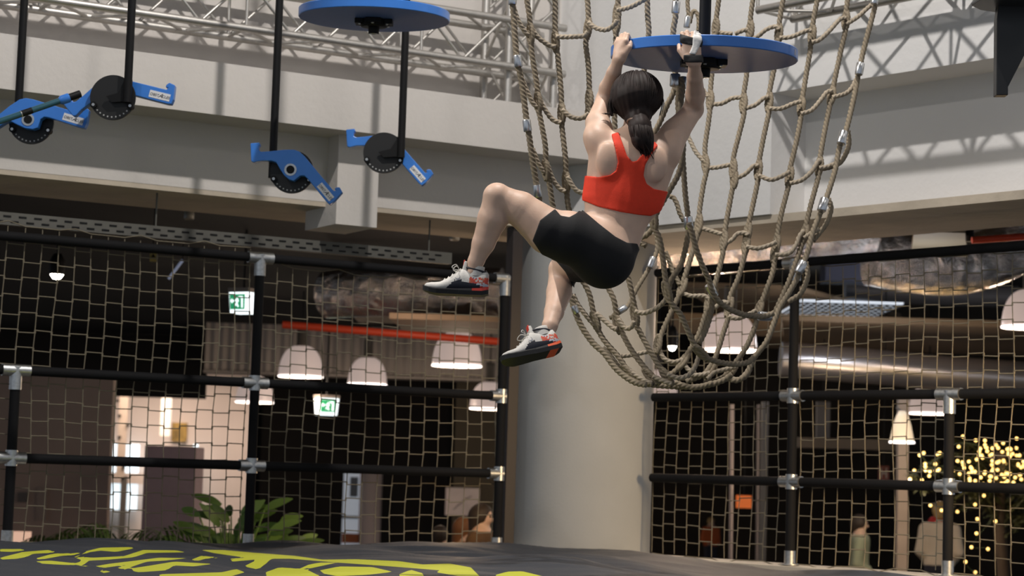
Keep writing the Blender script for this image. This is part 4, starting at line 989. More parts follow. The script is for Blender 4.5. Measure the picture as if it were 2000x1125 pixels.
pendant(955, 800, 26, 'glass pendant lamp close to the third fence post')
pendant(1425, 686, 18.5, 'big glass pendant lamp seen through the rope net', power=30)
pendant(1285, 776, 26, 'glass pendant lamp peeking out from behind the white column')
pendant(1815, 809, 24.7, 'glass pendant lamp behind the short post on the right')
pendant(2010, 641, 18.5, 'glass pendant lamp cut by the right picture edge', power=30)
# grey corrugated bulkhead
CORR = mat('grey_corrugated_metal', (.34, .30, .275), .6, .1)
a = P(402, 660, 28); b = P(990, 742, 28); mb = MB(); x = a.x; n = 0; vs = []; zt = E+1.975; zb = b.z
while x < b.x: vs.append((x, 28+.03*(n % 2 > 0))); x += .06; n += 1
mb.add([(x, y, zb) for x, y in vs]+[(x, y, zt) for x, y in vs], [(i, i+1, i+1+len(vs), i+len(vs)) for i in range(len(vs)-1)])
mb.box((a.x, 28.06, zb), (b.x, 28.4, zt)); mb.box((a.x, 27.9, zb-.03), (b.x, 28.4, zb))
tag(mb.build('corrugated_bulkhead', CORR), 'grey corrugated metal bulkhead hanging under the lounge ceiling', 'bulkhead')
# red pipe
REDP = mat('red_fire_pipe', (.60, .06, .02), .5)
def pipe(p, q, r, label, m, name='pipe', cat='pipe', seg=14):
    mb = MB(); mb.tube([p, q], r, seg); return tag(mb.build(name, m), label, cat)
pipe(P(552, 634, 18.2), P(985, 668, 18.2), .034, 'long red pipe crossing above the pendant lamps on the left', REDP)
# foil ducts
def foil():
    m = mat('crumpled_foil', (.62, .56, .52), .22, 1); nt = m.node_tree; b = nt.nodes['Principled BSDF']
    tc = nt.nodes.new('ShaderNodeTexCoord'); n = nt.nodes.new('ShaderNodeTexNoise'); n.inputs['Scale'].default_value = 7; n.inputs['Detail'].default_value = 8; n.inputs['Roughness'].default_value = .62
    n.inputs['Distortion'].default_value = .6
    bp = nt.nodes.new('ShaderNodeBump'); bp.inputs['Strength'].default_value = 1; bp.inputs['Distance'].default_value = .07
    nt.links.new(tc.outputs['Object'], n.inputs['Vector']); nt.links.new(n.outputs[0], bp.inputs['Height']); nt.links.new(bp.outputs[0], b.inputs['Normal']); return m
FOIL = foil()
def duct(pts, r, label, name='foil_duct', m=None, sq=1.0):
    pts = smooth_path(pts, .12); mb = MB(); mb.tube(pts, r, 28)
    o = mb.build(name, m or FOIL); return tag(o, label, 'duct')
duct([P(640, 575, 18.5), P(760, 570, 18.2), P(980, 572, 18)], .22, 'foil wrapped duct crossing behind the climber front shoe')
duct([P(1230, 488, 15.2), P(1420, 482, 15.2), P(1560, 470, 15.4), P(1690, 458, 15.6)], .20, 'warm lit foil duct directly above the right net rail')
duct([P(1700, 500, 16.5), P(1830, 520, 16.6), P(1930, 505, 16.8), P(2060, 440, 17)], .24, 'bent foil duct rising to the right picture edge')
duct([P(1525, 702, 22), P(1700, 716, 22), P(1850, 730, 22), P(2100, 748, 22)], .19, 'long silver duct running level behind the right net', m=mat('smooth_foil', (.55, .52, .52), .30, .85, bump=.35, bscale=3))
duct([P(1650, 565, 24), P(1820, 575, 24), P(1990, 580, 24)], .13, 'thin grey duct deep under the right ceiling', m=mat('grey_duct', (.30, .30, .32), .5, .3))
# tan boards / cable trays
TAN = mat('tan_board', (.22, .155, .10), .8, noise_amt=.15, nscale=3)
def board(pts, Y0, Y1, th, label, m=TAN, name='ceiling_board', cat='board'):
    """level slab: near edge pts[0..1] at Y0, far edge pts[2..3] at Y1"""
    A = [P(*pts[0], Y0), P(*pts[1], Y0)]; z = A[0].z
    B_ = [P(*pts[2], Y1), P(*pts[3], Y1)]
    q = [Vector((v.x, v.y, z)) for v in (A[0], A[1], B_[1], B_[0])]
    mb = MB(); mb.hexa(q+[v+Vector((0, 0, th)) for v in q]); return tag(mb.build(name, m), label, cat)
board([(672, 600), (985, 615), (700, 640), (985, 600)], 20, 22, .06, 'tan panel tilted under the foil duct on the left')
board([(760, 622), (990, 590), (790, 640), (990, 640)], 17.5, 19, .05, 'tan board close behind the third fence post')
board([(1330, 560), (1556, 566), (1400, 590), (1760, 590)], 21, 24, .05, 'long tan board above the bright ceiling grid', mat('brown_board', (.20, .14, .085), .8))
board([(1500, 625), (1990, 690), (1500, 640), (2050, 670)], 21.5, 26, .07, 'wide brown ceiling panel below the bright grid', MATS['brown_board'])
board([(1310, 622), (1525, 636), (1310, 640), (1530, 650)], 20, 22, .06, 'dark brown board behind the right wing of the rope net', MATS['brown_board'])
board([(1785, 452), (1885, 458), (1780, 470), (1890, 475)], 14.5, 16, .06, 'cream board beside the red pipes at the upper right', mat('cream_board', (.20, .165, .11), .8))
# bright grid of the ceiling
mb = MB(); a = P(1565, 590, 22); b = P(1765, 590, 22); z = a.z
for i in range(15): x = a.x+(b.x-a.x)*i/14; mb.box((x-.012, 22, z-.008), (x+.012, 24.6, z))
for j in range(12): y = 22+2.6*j/11; mb.box((a.x, y-.03, z-.008), (b.x, y+.03, z))
o = tag(mb.build('ceiling_grille', mat('black_grille', (.03, .028, .025), .6)), 'black open grille with daylight behind, under the right ceiling', 'grille')
mb = MB(); mb.box((a.x, 22, z+.012), (b.x, 24.6, z+.03)); mb.build('light_panel', mat('cool_light_panel', (.8, .85, .9), .5, emit=.75, ecol=(.80, .88, 1)), o)
# red pipes near the beam, black hanger
pipe(P(1783, 428, 14.8), P(1890, 442, 14.8), .025, 'short red pipe left of the black hanger at the upper right', REDP)
pipe(P(1898, 469, 14.6), P(2060, 458, 14.6), .025, 'red pipe right of the black hanger at the upper right', REDP)
pipe(P(1893, 390, 14.7), P(1894, 472, 14.7), .03, 'black hanger strut between the two red pipes', BLACK, 'hanger_strut', 'strut')
pipe(P(1840, 560, 20), Vector((P(1838, 525, 20).x, 20, E+2.6)), .03, 'tiny red pipe stub under the bent foil duct', REDP)
pipe(P(1440, 458, 14.7), P(1570, 470, 14.5), .03, 'red pipe glimpsed through the ropes below the beam', REDP)
# sprinklers
def sprinkler(px, py, label):
    Y = 15.6; z = P(px, py-4, Y); root = thing('ceiling_sprinkler', label, 'sprinkler', z, 0)
    m = mat('dull_white_metal', (.28, .28, .26), .5, .3)
    mb = MB(); mb.lathe([(0, .014), (.06, .012), (.1, .0), (.06, -.005), (0, -.005)], 28); mb.build('cover_plate', m, root)
    mb = MB(); mb.lathe([(.038, -.004), (.040, -.065), (.032, -.075), (.028, -.065), (.032, -.004)], 20, closed=True); mb.build('cage', m, root)
    mb = MB(); mb.tube([(0, 0, -.0), (0, 0, -.04)], .008, 8); mb.build('nozzle', STEEL, root)
    mb = MB(); mb.tube([(0, 0, .01), (0, 0, E+1.985-z.z)], .01, 8); mb.build('drop_pipe', BLACK, root)
sprinkler(370, 414, 'white ceiling sprinkler left of the middle flip hook under the beam'); sprinkler(888, 455, 'faint ceiling sprinkler above the climber front shoe')
# ceiling spotlight
def downlight(px, py, Y, r, label, e=22):
    z = P(px, py, Y); root = thing('ceiling_spotlight', label, 'lamp', z)
    mb = MB(); mb.lathe([(r*1.15, -.01), (r*1.2, .10), (r*.6, .16), (0, .16)], 24); mb.build('housing', BLACK, root)
    mb = MB(); mb.lathe([(0, -.05), (r*.6, -.042), (r, -.012), (r, .02), (0, .02)], 24); mb.build('lens', mat('hot_lens', (1, .95, .85), .3, emit=e, ecol=(1, .93, .82)), root)
    mb = MB(); mb.tube([(0, 0, .15), (0, 0, E+1.99-z.z)], .01, 6); mb.build('stem', BLACK, root)
    return root
downlight(111, 534, 16.5, .052, 'small glowing ceiling spotlight at the upper left behind the net')
downlight(1313, 674, 17, .036, 'small black ceiling spotlight right of the white column seen through ropes')
# thin blue white tube
a = P(329, 545, 17); b = P(357, 508, 17)
pipe(a, b, .012, 'thin slanting pale blue light tube high behind the left net', mat('dim_blue_tube', (.3, .35, .5), .4, emit=.14, ecol=(.6, .7, 1)), 'light_tube', 'light')
# little warning sign
a = P(293, 495, 15.5); b = P(306, 511, 15.5); mb = MB(); mb.box((a.x, 15.5, b.z), (b.x, 15.52, a.z)); o = tag(mb.build('warning_sign', mat('yellow_sign', (.30, .25, .07), .6)), 'tiny yellow warning sign with black triangle behind the left net', 'sign')
mb = MB(); c_ = (a+b)/2; mb.prism([(c_.x-.02, c_.z+.0), (c_.x+.02, c_.z+.0), (c_.x, c_.z+.028)], 15.494, 15.4995); mb.build('triangle', BLACK, o)
# exit signs
WE = mat('lit_sign_white', (.9, .95, .95), .4, emit=1.5, ecol=(.86, .97, 1)); GE = mat('lit_sign_green', (.02, .35, .13), .4, emit=.42, ecol=(.02, .55, .22))
def exit_sign(px, py, Y, w_, h_, yaw, label, flip=1):
    c = P(px, py, Y); root = thing('exit_sign', label, 'sign', c, yaw)
    d_ = w_*.8
    mb = MB(); mb.hexa([(-w_*.44, -d_*.42, -h_), (w_*.44, -d_*.42, -h_), (w_*.44, d_*.42, -h_), (-w_*.44, d_*.42, -h_), (-w_/2, -d_/2, 0), (w_/2, -d_/2, 0), (w_/2, d_/2, 0), (-w_/2, d_/2, 0)]); mb.build('lit_body', WE, root, .005)
    mb = MB(); mb.box((-w_*.52, -d_*.54, 0), (w_*.52, d_*.54, .035)); mb.build('cap', mat('sign_cap', (.25, .22, .2), .6), root)
    t = lambda x, z: (x, -d_*(.5-.08*abs(z)/h_)-.003, z)
    g = MB(); g.hexa([t(-w_*.42, -h_*.82), t(w_*.30, -h_*.82), (w_*.30, -d_*.4, -h_*.82), (-w_*.42, -d_*.4, -h_*.82), t(-w_*.45, -h_*.10), t(w_*.33, -h_*.10), (w_*.33, -d_*.4, -h_*.10), (-w_*.45, -d_*.4, -h_*.10)]); gp = g.build('green_panel', GE, root)
    # running figure, arrow and door in white
    mb = MB(); y = -d_/2-.004
    def pl(pp, name):
        m_ = MB(); m_.prism([(x*w_*flip, z*h_) for x, z in pp], -.006, -.001); m_.v = [(a_, b_-d_*(.5-.08*abs(c_)/h_), c_) for a_, b_, c_ in m_.v]; m_.build(name, WE, gp)
    pl([(.02, -.2), (.22, -.2), (.22, -.74), (.15, -.74), (.15, -.28), (.02, -.28)], 'door_symbol')
    pl([(-.07, -.25), (-.03, -.25), (-.03, -.33), (.02, -.42), (-.0, -.47), (-.05, -.42), (-.04, -.55), (.02, -.68), (-.03, -.72), (-.08, -.6), (-.16, -.66), (-.18, -.6), (-.10, -.52), (-.10, -.40), (-.15, -.45), (-.17, -.40), (-.09, -.32)], 'running_figure')
    pl([(-.40, -.42), (-.31, -.30), (-.31, -.38), (-.21, -.38), (-.21, -.46), (-.31, -.46), (-.31, -.54)], 'arrow')
    mb = MB(); mb.tube([(0, 0, .03), (0, 0, E+1.98-c.z)], .012, 8); mb.build('hanger', BLACK, root)
exit_sign(477, 572, 17, .20, .175, math.radians(-28), 'lit green exit sign beside the tall second fence post')
exit_sign(638, 778, 23, .235, .19, math.radians(26), 'lit green exit sign hanging lower, in the middle bay of the left net')
# purple grey display pillar, pinboard strip, shade, window things
def fbox(name, x0, y0, x1, y1, Y, dep, m, label=None, cat=None, parent=None, zb=None, bevel=0):
    a = P(x0, y1, Y); b = P(x1, y0, Y); mb = MB(); mb.box((a.x, Y, a.z if zb is None else zb), (b.x, Y+dep, b.z)); o = mb.build(name, m, parent, bevel)
    if label: tag(o, label, cat)
    return o
PUR = mat('mauve_pillar', (.38, .285, .31), .8, noise_amt=.05)
fbox('display_pillar', 272, 873, 384, 1100, 19, .5, PUR, 'mauve grey free standing pillar in front of the pale lounge wall', 'pillar', zb=0, bevel=.01)
pb = fbox('peg_board', 226, 763, 251, 932, 38.6, .05, mat('beige_board', (.52, .42, .34), .8), 'narrow beige peg board strip with dark pegs', 'board')
hb = fbox('board_stand', 228, 930, 249, 1100, 38.65, .04, DGREY, None, None, pb, zb=0)
for (x, y) in ((229, 783), (233, 812), (249, 831), (233, 854), (241, 912)):
    c_ = P(x, y, 38.56); mb = MB(); mb.tube([c_, c_+Vector((0, .05, 0))], .03, 10); mb.build('peg', BLACK, pb)
fbox('wall_lamp', 312, 775, 333, 851, 37, .18, mat('lit_paper', (.9, .8, .7), .6, emit=.75, ecol=(1, .83, .68)), 'glowing tall paper lamp above the mauve pillar', 'lamp')
ob = fbox('picture', 334, 826, 365, 862, 39.9, .1, mat('ochre_print', (.32, .20, .05), .7, noise_amt=.5, nscale=6), 'small ochre and orange picture right of the glowing paper lamp', 'picture')
# bright counter front lower left
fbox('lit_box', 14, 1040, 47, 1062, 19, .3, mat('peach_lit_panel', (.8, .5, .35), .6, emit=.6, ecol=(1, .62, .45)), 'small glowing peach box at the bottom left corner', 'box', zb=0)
fbox('notice_sheet', 70, 952, 93, 1016, 19.97, .03, mat('grey_paper', (.30, .25, .22), .8), 'tall grey notice sheet on the brown partition', 'notice')
fbox('thermostat', 34, 962, 53, 980, 19.96, .04, DGREY, 'small dark wall box left of the notice sheet', 'box')
# doorway with shelves, white round column, notice
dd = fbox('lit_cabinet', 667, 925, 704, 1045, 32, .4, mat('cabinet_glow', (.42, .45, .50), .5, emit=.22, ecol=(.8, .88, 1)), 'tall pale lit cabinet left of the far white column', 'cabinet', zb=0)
fbox('frame', 699, 920, 706, 1060, 31.9, .1, mat('orange_wood', (.40, .12, .04), .6), None, None, dd)
fbox('base_panel', 667, 1043, 706, 1060, 31.9, .1, MATS['orange_wood'], None, None, dd)
fbox('shelf', 667, 1008, 699, 1012, 31.9, .1, DGREY, None, None, dd)
fbox('panel', 683, 932, 699, 970, 31.9, .1, mat('blue_grey_panel', (.16, .20, .26), .6), None, None, dd)
c_ = P(725, 990, 31); mb = MB(); mb.lathe([(.155, 0), (.155, P(725, 924, 31).z), (0, P(725, 924, 31).z)], 32, (c_.x, c_.y, 0)); tag(mb.build('column', mat('lilac_white_paint', (.42, .37, .38), .7)), 'slim far white column beside the lit cabinet', 'column')
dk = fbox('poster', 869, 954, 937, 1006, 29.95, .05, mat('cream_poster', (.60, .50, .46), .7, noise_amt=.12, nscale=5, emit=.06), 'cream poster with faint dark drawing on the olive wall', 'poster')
mb = MB()
rr = random.Random(3); a_ = P(885, 995, 29.94)
for i in range(7): mb.tube([a_+Vector((i*.035, 0, .03*i)), a_+Vector((i*.035+.05, 0, .03*i+.06*rr.random()+.02))], .006, 5)
mb.build('drawing', mat('grey_ink', (.2, .17, .17), .8), dk, fix=False)
# plants
LEAF = mat('plant_leaf', (.12, .22, .05), .45, noise_amt=.25, nscale=9); LEAFL = mat('bright_leaf', (.28, .45, .10), .45); POT = mat('dark_pot', (.05, .045, .04), .6)
def leaf(mb, b, d, up, L, w_, mi=0, fingers=0):
    b = Vector(b); d = Vector(d).normalized(); s_ = d.cross(Vector(up)).normalized(); u = s_.cross(d); n = 8; vs = []
    for i in range(n+1):
        t = i/n; c = b+d*L*t+u*(-.35*L*t*t); wd = w_*math.sin(PI*min(1, t*.92+.06))**.7
        if fingers and i % 2: wd *= .55
        vs += [c-s_*wd+u*wd*.15, c, c+s_*wd+u*wd*.15]
    fs = []
    for i in range(n): fs += [(i*3, i*3+1, i*3+4, i*3+3), (i*3+1, i*3+2, i*3+5, i*3+4)]
    mb.add(vs, fs, mi, True)
def plant(px, py, Y, h_, label, leaves, seed, kind):
    g = P(px, py, Y); root = thing('potted_plant', label, 'plant', (g.x, g.y, 0)); rnd = random.Random(seed)
    mb = MB(); mb.lathe([(0, 0), (.15, 0), (.20, .38), (.185, .38), (.17, .34), (0, .34)], 24); mb.build('pot', POT, root)
    top = g.z
    for i in range(leaves):
        az = rnd.random()*2*PI; rr_ = rnd.random()*.3+.08; zz = top-rnd.random()*h_
        e = Vector((math.cos(az)*rr_, math.sin(az)*rr_*.6, zz-.10)); s_ = [Vector((0, 0, .34)), Vector((e.x*.3, e.y*.3, zz*.6)), e]
        mb = MB(); mb.tube(smooth_path(s_, .06), .006, 5)
        if kind == 'broad': leaf(mb, e, (math.cos(az)*.9, math.sin(az)*.3, .35), (rnd.gauss(0, .3), -.9, .5), .13+.09*rnd.random(), .034, 0, 0)
        else:
            for k in range(9):
                t = k/8; b_ = e+Vector((math.cos(az), math.sin(az)*.5, .5-t*1.1))*(t*.30)
                for q_ in (-1, 1): leaf(mb, b_, (math.cos(az)*.5-q_*math.sin(az), q_*math.cos(az)*.6+.1, -.25), (0, 0, 1), .17, .012)
        mb.build('leaf', LEAFL if (i % 4 == 1 and kind == 'broad') else LEAF, root, fix=False)
plant(462, 955, 14.8, .42, 'leafy green houseplant behind the second fence post', 40, 3, 'broad')
plant(528, 1030, 16.4, .2, 'low leafy plant just right of the second fence post', 24, 8, 'broad')
plant(228, 1000, 15.6, .26, 'feathery dark palm left of the mauve pillar', 22, 5, 'palm')
plant(168, 1010, 17.0, .2, 'dark bushy palm in front of the brown partition', 12, 6, 'palm')
# right side: slim posts, warm column, fairy lights
MET = mat('lounge_metal', (.34, .29, .28), .45, .4)
pipe(Vector((P(1429, 1100, 20).x, 20, 0)), P(1430, 790, 20), .020, 'slim pale upright pole behind the right net, left one', MET, 'pole', 'pole')
pipe(Vector((P(1480, 1100, 21).x, 21, 0)), P(1481, 790, 21), .016, 'slim dim upright pole right of the slim pale one', mat('dim_metal', (.16, .14, .14), .5, .4), 'pole', 'pole')
fbox('dark_upright', 1483, 785, 1502, 1100, 22, .1, mat('charcoal_panel', (.07, .07, .075), .6), 'charcoal upright panel beside the slim dim pole', 'panel', zb=0)
fbox('wide_column', 1752, 780, 1776, 1100, 21, .12, mat('warm_grey_column', (.36, .30, .26), .7), 'warm grey square column left of the fairy lights', 'column', zb=0)
fbox('beam', 1560, 860, 1762, 874, 23, .15, mat('brown_beam', (.09, .07, .05), .7), 'brown level beam meeting the warm grey column', 'beam')
fbox('grey_panel', 1595, 785, 1622, 855, 24, .1, mat('grey_blue_panel', (.13, .13, .14), .6), 'grey upright panel left of the warm grey column', 'panel')
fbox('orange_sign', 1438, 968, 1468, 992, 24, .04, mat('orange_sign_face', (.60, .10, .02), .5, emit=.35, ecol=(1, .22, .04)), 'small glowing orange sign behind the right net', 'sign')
o = fbox('hydrant_sign', 1716, 910, 1737, 938, 23.5, .03, mat('dim_red', (.16, .04, .03), .6), 'dim red square sign left of the warm grey column', 'sign')
for (x0, y0, x1, y1) in ((1720, 914, 1723, 934), (1730, 914, 1733, 934), (1723, 922, 1730, 926)): fbox('letter_stroke', x0, y0, x1, y1, 23.48, .02, mat('dim_white', (.3, .25, .22), .6), None, None, o)
# cone shade facing the column
c_ = P(1762, 822, 20.6); root = thing('wall_lamp', 'ribbed cone lamp shade fixed to the warm grey column', 'lamp', c_)
mb = MB(); mb.lathe([(.03, .10), (.06, .05), (.09, -.04), (.125, -.22), (.12, -.22), (.03, .08)], 40, closed=True); mb.build('lamp_shade', mat('cream_shade', (.6, .52, .42), .5, emit=.55, ecol=(1, .80, .55)), root)
mb = MB(); mb.lathe([(.122, -.225), (.128, -.225), (.128, -.205), (.122, -.205)], 40, closed=True); mb.build('shade_rim', RIM, root)
mb = MB(); mb.tube([(0, 0, .09), (0, .3, .14)], .012, 8); mb.build('arm', DGREY, root)
FB = mat('fairy_bulb', (1, .8, .4), .4, emit=2.6, ecol=(1, .60, .17)); WIRE = mat('fairy_wire', (.03, .05, .02), .7)
bm_ = MB(); bm_.lathe([(0, -.016), (.011, -.011), (.016, 0), (.011, .011), (0, .016)], 8); proto = bm_.build('bulb', FB); rnd = random.Random(11); first = True
PLACE = ['lowest at the left tip of the glowing tree', 'just under the left tip of the glowing tree', 'high at the left behind the short post', 'along the very top of the glowing tree',
         'just right of the short post in the upper crown', 'in the middle of the crown right of the short post', 'in the upper right of the crown', 'along the lower right rim of the crown', 'at the right picture edge in mid crown',
         'under the crown middle, above the lower net rail', 'falling steeply through the right of the crown', 'falling steeply at the right picture edge', 'sparse, hanging below the rail by the blond person', 'sparse, far below the crown to the right', 'sparse, lowest of all near the ledge']
strings = [[(1776, 928), (1800, 915), (1830, 912), (1860, 905)], [(1790, 935), (1820, 928), (1850, 918), (1870, 926)], [(1800, 890), (1815, 905), (1835, 892), (1852, 880)], [(1862, 868), (1890, 865), (1920, 872), (1950, 868), (1985, 876)],
           [(1868, 885), (1885, 905), (1905, 890), (1930, 900)], [(1870, 905), (1900, 912), (1925, 930), (1940, 915)], [(1925, 885), (1945, 905), (1965, 885), (1990, 895)], [(1920, 925), (1945, 940), (1970, 925), (2010, 935)],
           [(1950, 900), (1975, 915), (2000, 905), (2030, 915)], [(1885, 920), (1900, 938), (1930, 945), (1960, 948)], [(1928, 868), (1940, 895), (1958, 920), (1985, 945)], [(1985, 870), (1998, 900), (2005, 930), (2010, 950)],
           [(1815, 985), (1870, 998), (1925, 962), (1935, 965)], [(1920, 1012), (1938, 1010), (1900, 1065), (1925, 1070)], [(1880, 1095), (1895, 1112), (1905, 1118)]]
# dark indoor tree that carries the strings
tr = P(1955, 1100, 20.3); root = thing('indoor_tree', 'dark indoor tree carrying the fairy lights at the lower right', 'tree', (tr.x, 20.3, 0))
mb = MB(); mb.tube(smooth_path([(0, 0, 0), (.03, 0, .8), (-.02, .02, 1.5), (0, 0, 2.1)], .1), .06, 10); mb.build('trunk', mat('bark', (.05, .035, .025), .9), root)
rt = random.Random(9)
for i in range(26):
    a_ = rt.random()*2*PI; z0_ = 1.3+rt.random()*.7; Lb = .35+rt.random()*.75; e_ = Vector((math.cos(a_)*Lb, math.sin(a_)*Lb*.5-.2, z0_+.1+rt.random()*.35-.25*Lb))
    mb = MB(); ps = smooth_path([(0, 0, z0_-.15), (e_.x*.5, e_.y*.5, z0_+.12), e_], .05); mb.tube(ps, .012, 5)
    for q_ in ps[3:]:
        for _ in range(5):
            an = rt.random()*2*PI; leaf(mb, q_, (math.cos(an), math.sin(an), rt.gauss(0, .5)), (0, 0, 1), .09, .022)
    mb.build('branch', mat('dark_tree_leaf', (.035, .04, .015), .6), root, fix=False)
for si, st in enumerate(strings):
    Y = 19+rnd.random()*1.2; root = thing('fairy_lights', 'string of warm fairy lights '+PLACE[si], 'fairy lights', P(*st[0], Y), 0, 'warm fairy light strings behind the right net')
    o0 = Vector(root.location); ps = smooth_path([P(x, y, Y+.15*rnd.random())-o0 for x, y in st], .03)
    mb = MB(); mb.tube(ps, .003, 4); mb.build('wire', WIRE, root, fix=False)
    stp = 1 if si < 12 else 5
    for k, p in enumerate(ps):
        if k % stp: continue
        if stp == 1 and rnd.random() < .38: continue
        if first: b_ = proto; first = False; b_.parent = root
        else: b_ = proto.copy(); COL.objects.link(b_); b_.parent = root
        b_.location = p+Vector((rnd.gauss(0, .03), rnd.gauss(0, .03), rnd.gauss(0, .03) if stp == 1 else -.01))
l = bpy.data.lights.new('fairy_glow', 'POINT'); l.energy = 25; l.color = (1, .68, .3); l.shadow_soft_size = .5; o = link(bpy.data.objects.new('fairy_glow', l)); o.location = P(1920, 900, 18.6)
l = bpy.data.lights.new('lounge_wash', 'AREA'); l.energy = 150; l.size = 2; l.color = (1, .8, .66); o = link(bpy.data.objects.new('lounge_wash', l)); o.location = (-6.3, 37.6, E+1.9)  # added area light without a fixture, brightens the pale wall only
l = bpy.data.lights.new('added_net_fill', 'SPOT'); l.energy = 430; l.spot_size = .75; l.spot_blend = .6; l.color = (1, .70, .38); l.shadow_soft_size = .3; o = link(bpy.data.objects.new('added_net_fill', l)); o.location = RW.pt(ra+4.6, -.55, E+.5)  # added warm spot out of view on the hall side, for right net and column
o.rotation_euler = (RW.pt(ra+.1, 0, E-.1)-o.location).to_track_quat('-Z', 'Y').to_euler()
# ---------------------------------------------------------------- people in the lounge
def lounger(px, pytop, Y, label, hair, top_c, yaw=0, seed=0, lean=.0, extra=None, longhair=False):
    g = P(px, pytop, Y); Hh_ = g.z; k = Hh_/1.68; root = thing('person', label, 'person', (g.x, g.y, 0), yaw)
    rnd = random.Random(seed); h = .016
    F = Field((-.42*k, -.30*k, -.02), (.42*k, .34*k, 1.72*k), h); v = lambda *a: np.array(a)*k
    F.cone(v(0, 0, 1.02), v(0, lean*.5, 1.36), .13*k, .16*k, .05, .7); F.cone(v(0, 0, .95), v(0, 0, 1.0), .15*k, .14*k, .05, .75)
    for s_ in (-1, 1):
        F.cone(v(.05*s_, lean*.5, 1.40), v(.17*s_, lean*.5, 1.37), .05*k, .05*k, .04)
        F.chain([v(.18*s_, lean*.5, 1.36), v(.23*s_, .03, 1.10), v(.15*s_, -.17, .98)], [.05*k, .042*k, .03*k], .03)
        F.cone(v(.15*s_, -.17, .98), v(.12*s_, -.24, .96), .03*k, .022*k, .01)
        F.chain([v(.085*s_, 0, .93), v(.095*s_, 0, .50), v(.09*s_, .02, .08)], [.085*k, .06*k, .042*k], .03)
        F.cone(v(.09*s_, .03, .035), v(.095*s_, -.13, .03), .036*k, .03*k, .02)
    F.cone(v(0, lean*.6, 1.42), v(0, lean*.8, 1.50), .05*k, .048*k, .02)
    F.ell(v(0, lean, 1.58), (.075*k, .095*k, .105*k), .02); F.cone(v(0, lean-.09, 1.565), v(0, lean-.105, 1.55), .012, .014, .01)
    for s_ in (-1, 1): F.ell(v(.075*s_, lean, 1.57), (.012*k, .02*k, .03*k), .008)
    body = sculpt('body', F.F, F.lo, h, SKIN, root, None, 1)
    X, Y_, Z = F.grid((slice(None),)*3)
    def gar(name, z0, z1, lift, m, cut=None):
        G = np.maximum(np.maximum(F.F-lift, z0*k-Z), Z-z1*k)
        if cut: G = np.maximum(G, cut(X, Y_, Z))
        G[0], G[-1] = .1, .1; G[:, 0], G[:, -1] = .1, .1; G[:, :, 0], G[:, :, -1] = .1, .1
        sculpt(name, G, F.lo, h, m, root, None, 2)
    gar('trousers', .07, .97, .012, mat('dark_trousers', (.03, .03, .045), .8)); gar('jacket', .93, 1.45, .020, top_c, lambda X, Y_, Z: -(Y_+.155*k+.0*Z))
    gar('shoes', -.01, .09, .010, BLACK)
    G = Field((-.2*k, -.2*k+min(0, lean), 1.28*k), (.2*k, .25*k, 1.76*k), .012); G.ell(v(0, lean+.012, 1.60), (.093*k, .108*k, .108*k), .02)
    if longhair: G.cone(v(0, lean+.05, 1.58), v(.02, lean+.07, 1.36), .085*k, .06*k, .03)
    else: G.cone(v(0, lean+.05, 1.60), v(0, lean+.06, 1.54), .07*k, .06*k, .02)
    G.ell(v(0, lean-.09, 1.55), (.065*k, .06*k, .085*k), .01, None, True)
    sculpt('hair', G.F, G.lo, .012, hair, root, None, 0)
    for s_ in (-1, 1):
        mb = MB(); c = Vector(v(.028*s_, lean-.088, 1.585)); mb.lathe([(.0001, -.009), (.007, -.006), (.009, 0), (.007, .006), (.0001, .009)], 8, c); mb.build('eye', IR, root)
    if extra:
        G = Field((-.2, -.2, 1.3*k), (.2, .25, 1.56*k), .012); G.cone(v(-.06, lean*.6, 1.455), v(.06, lean*.6, 1.44), .085*k, .085*k, .01, .95)
        sculpt('scarf', G.F, G.lo, .012, extra, root, None, 0)
HB = mat('brown_black_hair', (.03, .02, .014), .6); HO = mat('auburn_hair', (.22, .09, .03), .6); HBL = mat('blond_hair', (.45, .30, .12), .6)
lounger(943, 988, 16.3, 'person with dark hair and brown top beside the third fence post', HB, mat('brown_jumper', (.10, .055, .025), .9), 1.2, 1, longhair=True)
lounger(908, 1014, 17.4, 'person with long auburn hair left of the dark haired one', HO, mat('rust_jumper', (.30, .14, .04), .9), 2.0, 2, longhair=True)
lounger(861, 1030, 17.8, 'short person with brown hair, only the head above the airbag', HB, MATS['brown_jumper'], 2.6, 3)
lounger(1680, 1008, 21.5, 'person with dark hair and sage top facing right behind the right net', HB, mat('sage_top', (.30, .34, .24), .9), 1.4, 4)
lounger(1836, 983, 23.0, 'blond person in cream coat with red scarf near the short right post', HBL, mat('cream_coat', (.80, .68, .52), .9), 2.9, 5, extra=mat('red_scarf', (.45, .03, .03), .8))
lounger(1389, 1012, 36.0, 'far small person in orange top behind the right net', HBL, mat('orange_top', (.55, .12, .03), .8), .4, 6)

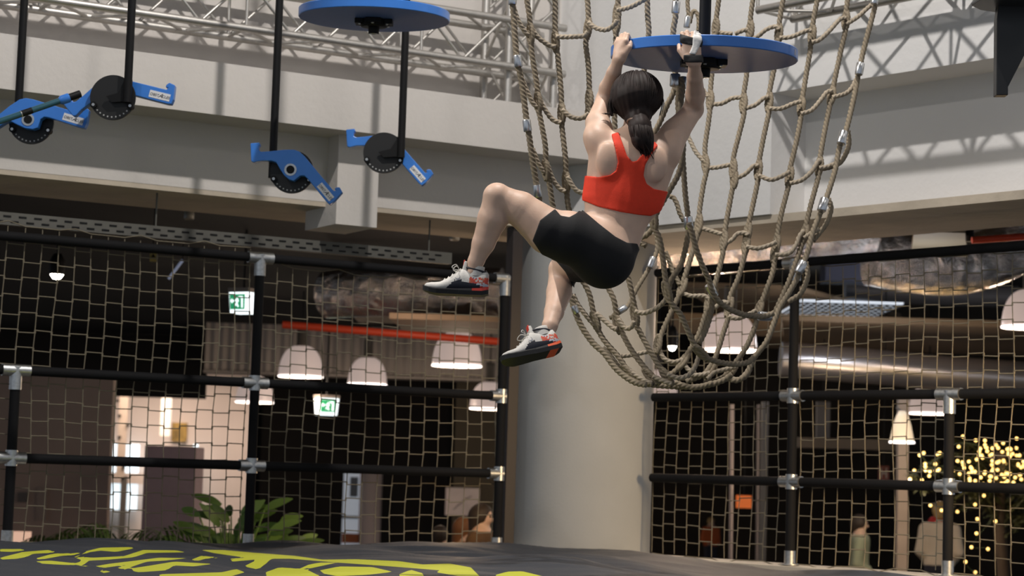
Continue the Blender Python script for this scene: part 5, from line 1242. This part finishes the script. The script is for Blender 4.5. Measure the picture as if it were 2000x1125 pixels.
def hanger(px, py, Y, top, label=None, parent=None):
    a = P(px, py, Y); mb = MB(); mb.tube([a, Vector((a.x, a.y, top))], .006, 6); o = mb.build('hanger_wire', BLACK); o.parent = parent; o.matrix_parent_inverse = Matrix.Identity(4)
    return o
for o in list(bpy.data.objects):
    if o.name == 'orange_sign': hanger(1453, 968, 24.02, E+2.4, None, o)
    if o.name == 'hydrant_sign': hanger(1726, 910, 23.51, E+2.4, None, o)
    if o.name == 'warning_sign': hanger(299, 496, 15.51, E+1.98, None, o)
    if o.name == 'light_tube': hanger(357, 508, 17, E+1.98, None, o)
    if o.name == 'foil_duct.004': hanger(1660, 560, 24, E+2.6, None, o); hanger(1900, 570, 24, E+2.6, None, o)
    if o.name == 'foil_duct.001': hanger(1450, 445, 15.25, E+2.6, None, o); hanger(1600, 440, 15.4, E+2.6, None, o)
    if o.name == 'pipe.004': hanger(1440, 458, 14.7, E+2.6, None, o); hanger(1560, 470, 14.52, E+2.6, None, o)
    if o.name == 'grey_panel': hanger(1608, 786, 24.05, E+2.4, None, o)
u = bpy.data.lights.new('added_duct_fill', 'POINT'); u.energy = 45; u.color = (1, .72, .5); u.shadow_soft_size = .1; o = link(bpy.data.objects.new('added_duct_fill', u)); o.location = P(1380, 640, 14.7)  # added fill with no fixture, gives the right foil duct its warm highlights
u = bpy.data.lights.new('added_duct_fill', 'POINT'); u.energy = 14; u.color = (1, .76, .6); u.shadow_soft_size = .1; o = link(bpy.data.objects.new('added_duct_fill', u)); o.location = P(800, 660, 17.0)  # added fill below the left foil duct
u = bpy.data.lights.new('added_duct_fill', 'POINT'); u.energy = 14; u.color = (.85, .9, 1); u.shadow_soft_size = .1; o = link(bpy.data.objects.new('added_duct_fill', u)); o.location = P(1800, 600, 15.2)  # added cool fill near the bent duct and cream board

fbox('ventilation_box', 1612, 506, 1762, 548, 23, .4, mat('blue_grey_sheet', (.12, .13, .20), .5), 'blue grey ventilation box under the ceiling right of the net', 'duct', zb=None)
for o in list(bpy.data.objects):
    if o.name == 'ventilation_box': hanger(1640, 507, 23.1, E+2.6, None, o); hanger(1740, 507, 23.1, E+2.6, None, o)
u = bpy.data.lights.new('added_duct_fill', 'POINT'); u.energy = 22; u.color = (.85, .9, 1); u.shadow_soft_size = .1; o = link(bpy.data.objects.new('added_duct_fill', u)); o.location = P(1690, 640, 20.6)  # added cool fill above the silver duct, no lamp stands there
u = bpy.data.lights.new('unseen_people_fill', 'POINT'); u.energy = 35; u.color = (1, .74, .5); u.shadow_soft_size = .1; o = link(bpy.data.objects.new('unseen_people_fill', u)); o.location = P(1765, 960, 19.6)  # added fill to lift the people on the right, no table lamp there
u = bpy.data.lights.new('unseen_people_fill', 'POINT'); u.energy = 14; u.color = (1, .66, .36); u.shadow_soft_size = .1; o = link(bpy.data.objects.new('unseen_people_fill', u)); o.location = P(890, 940, 15.4)  # bare point light by the people on the left, no lamp modelled
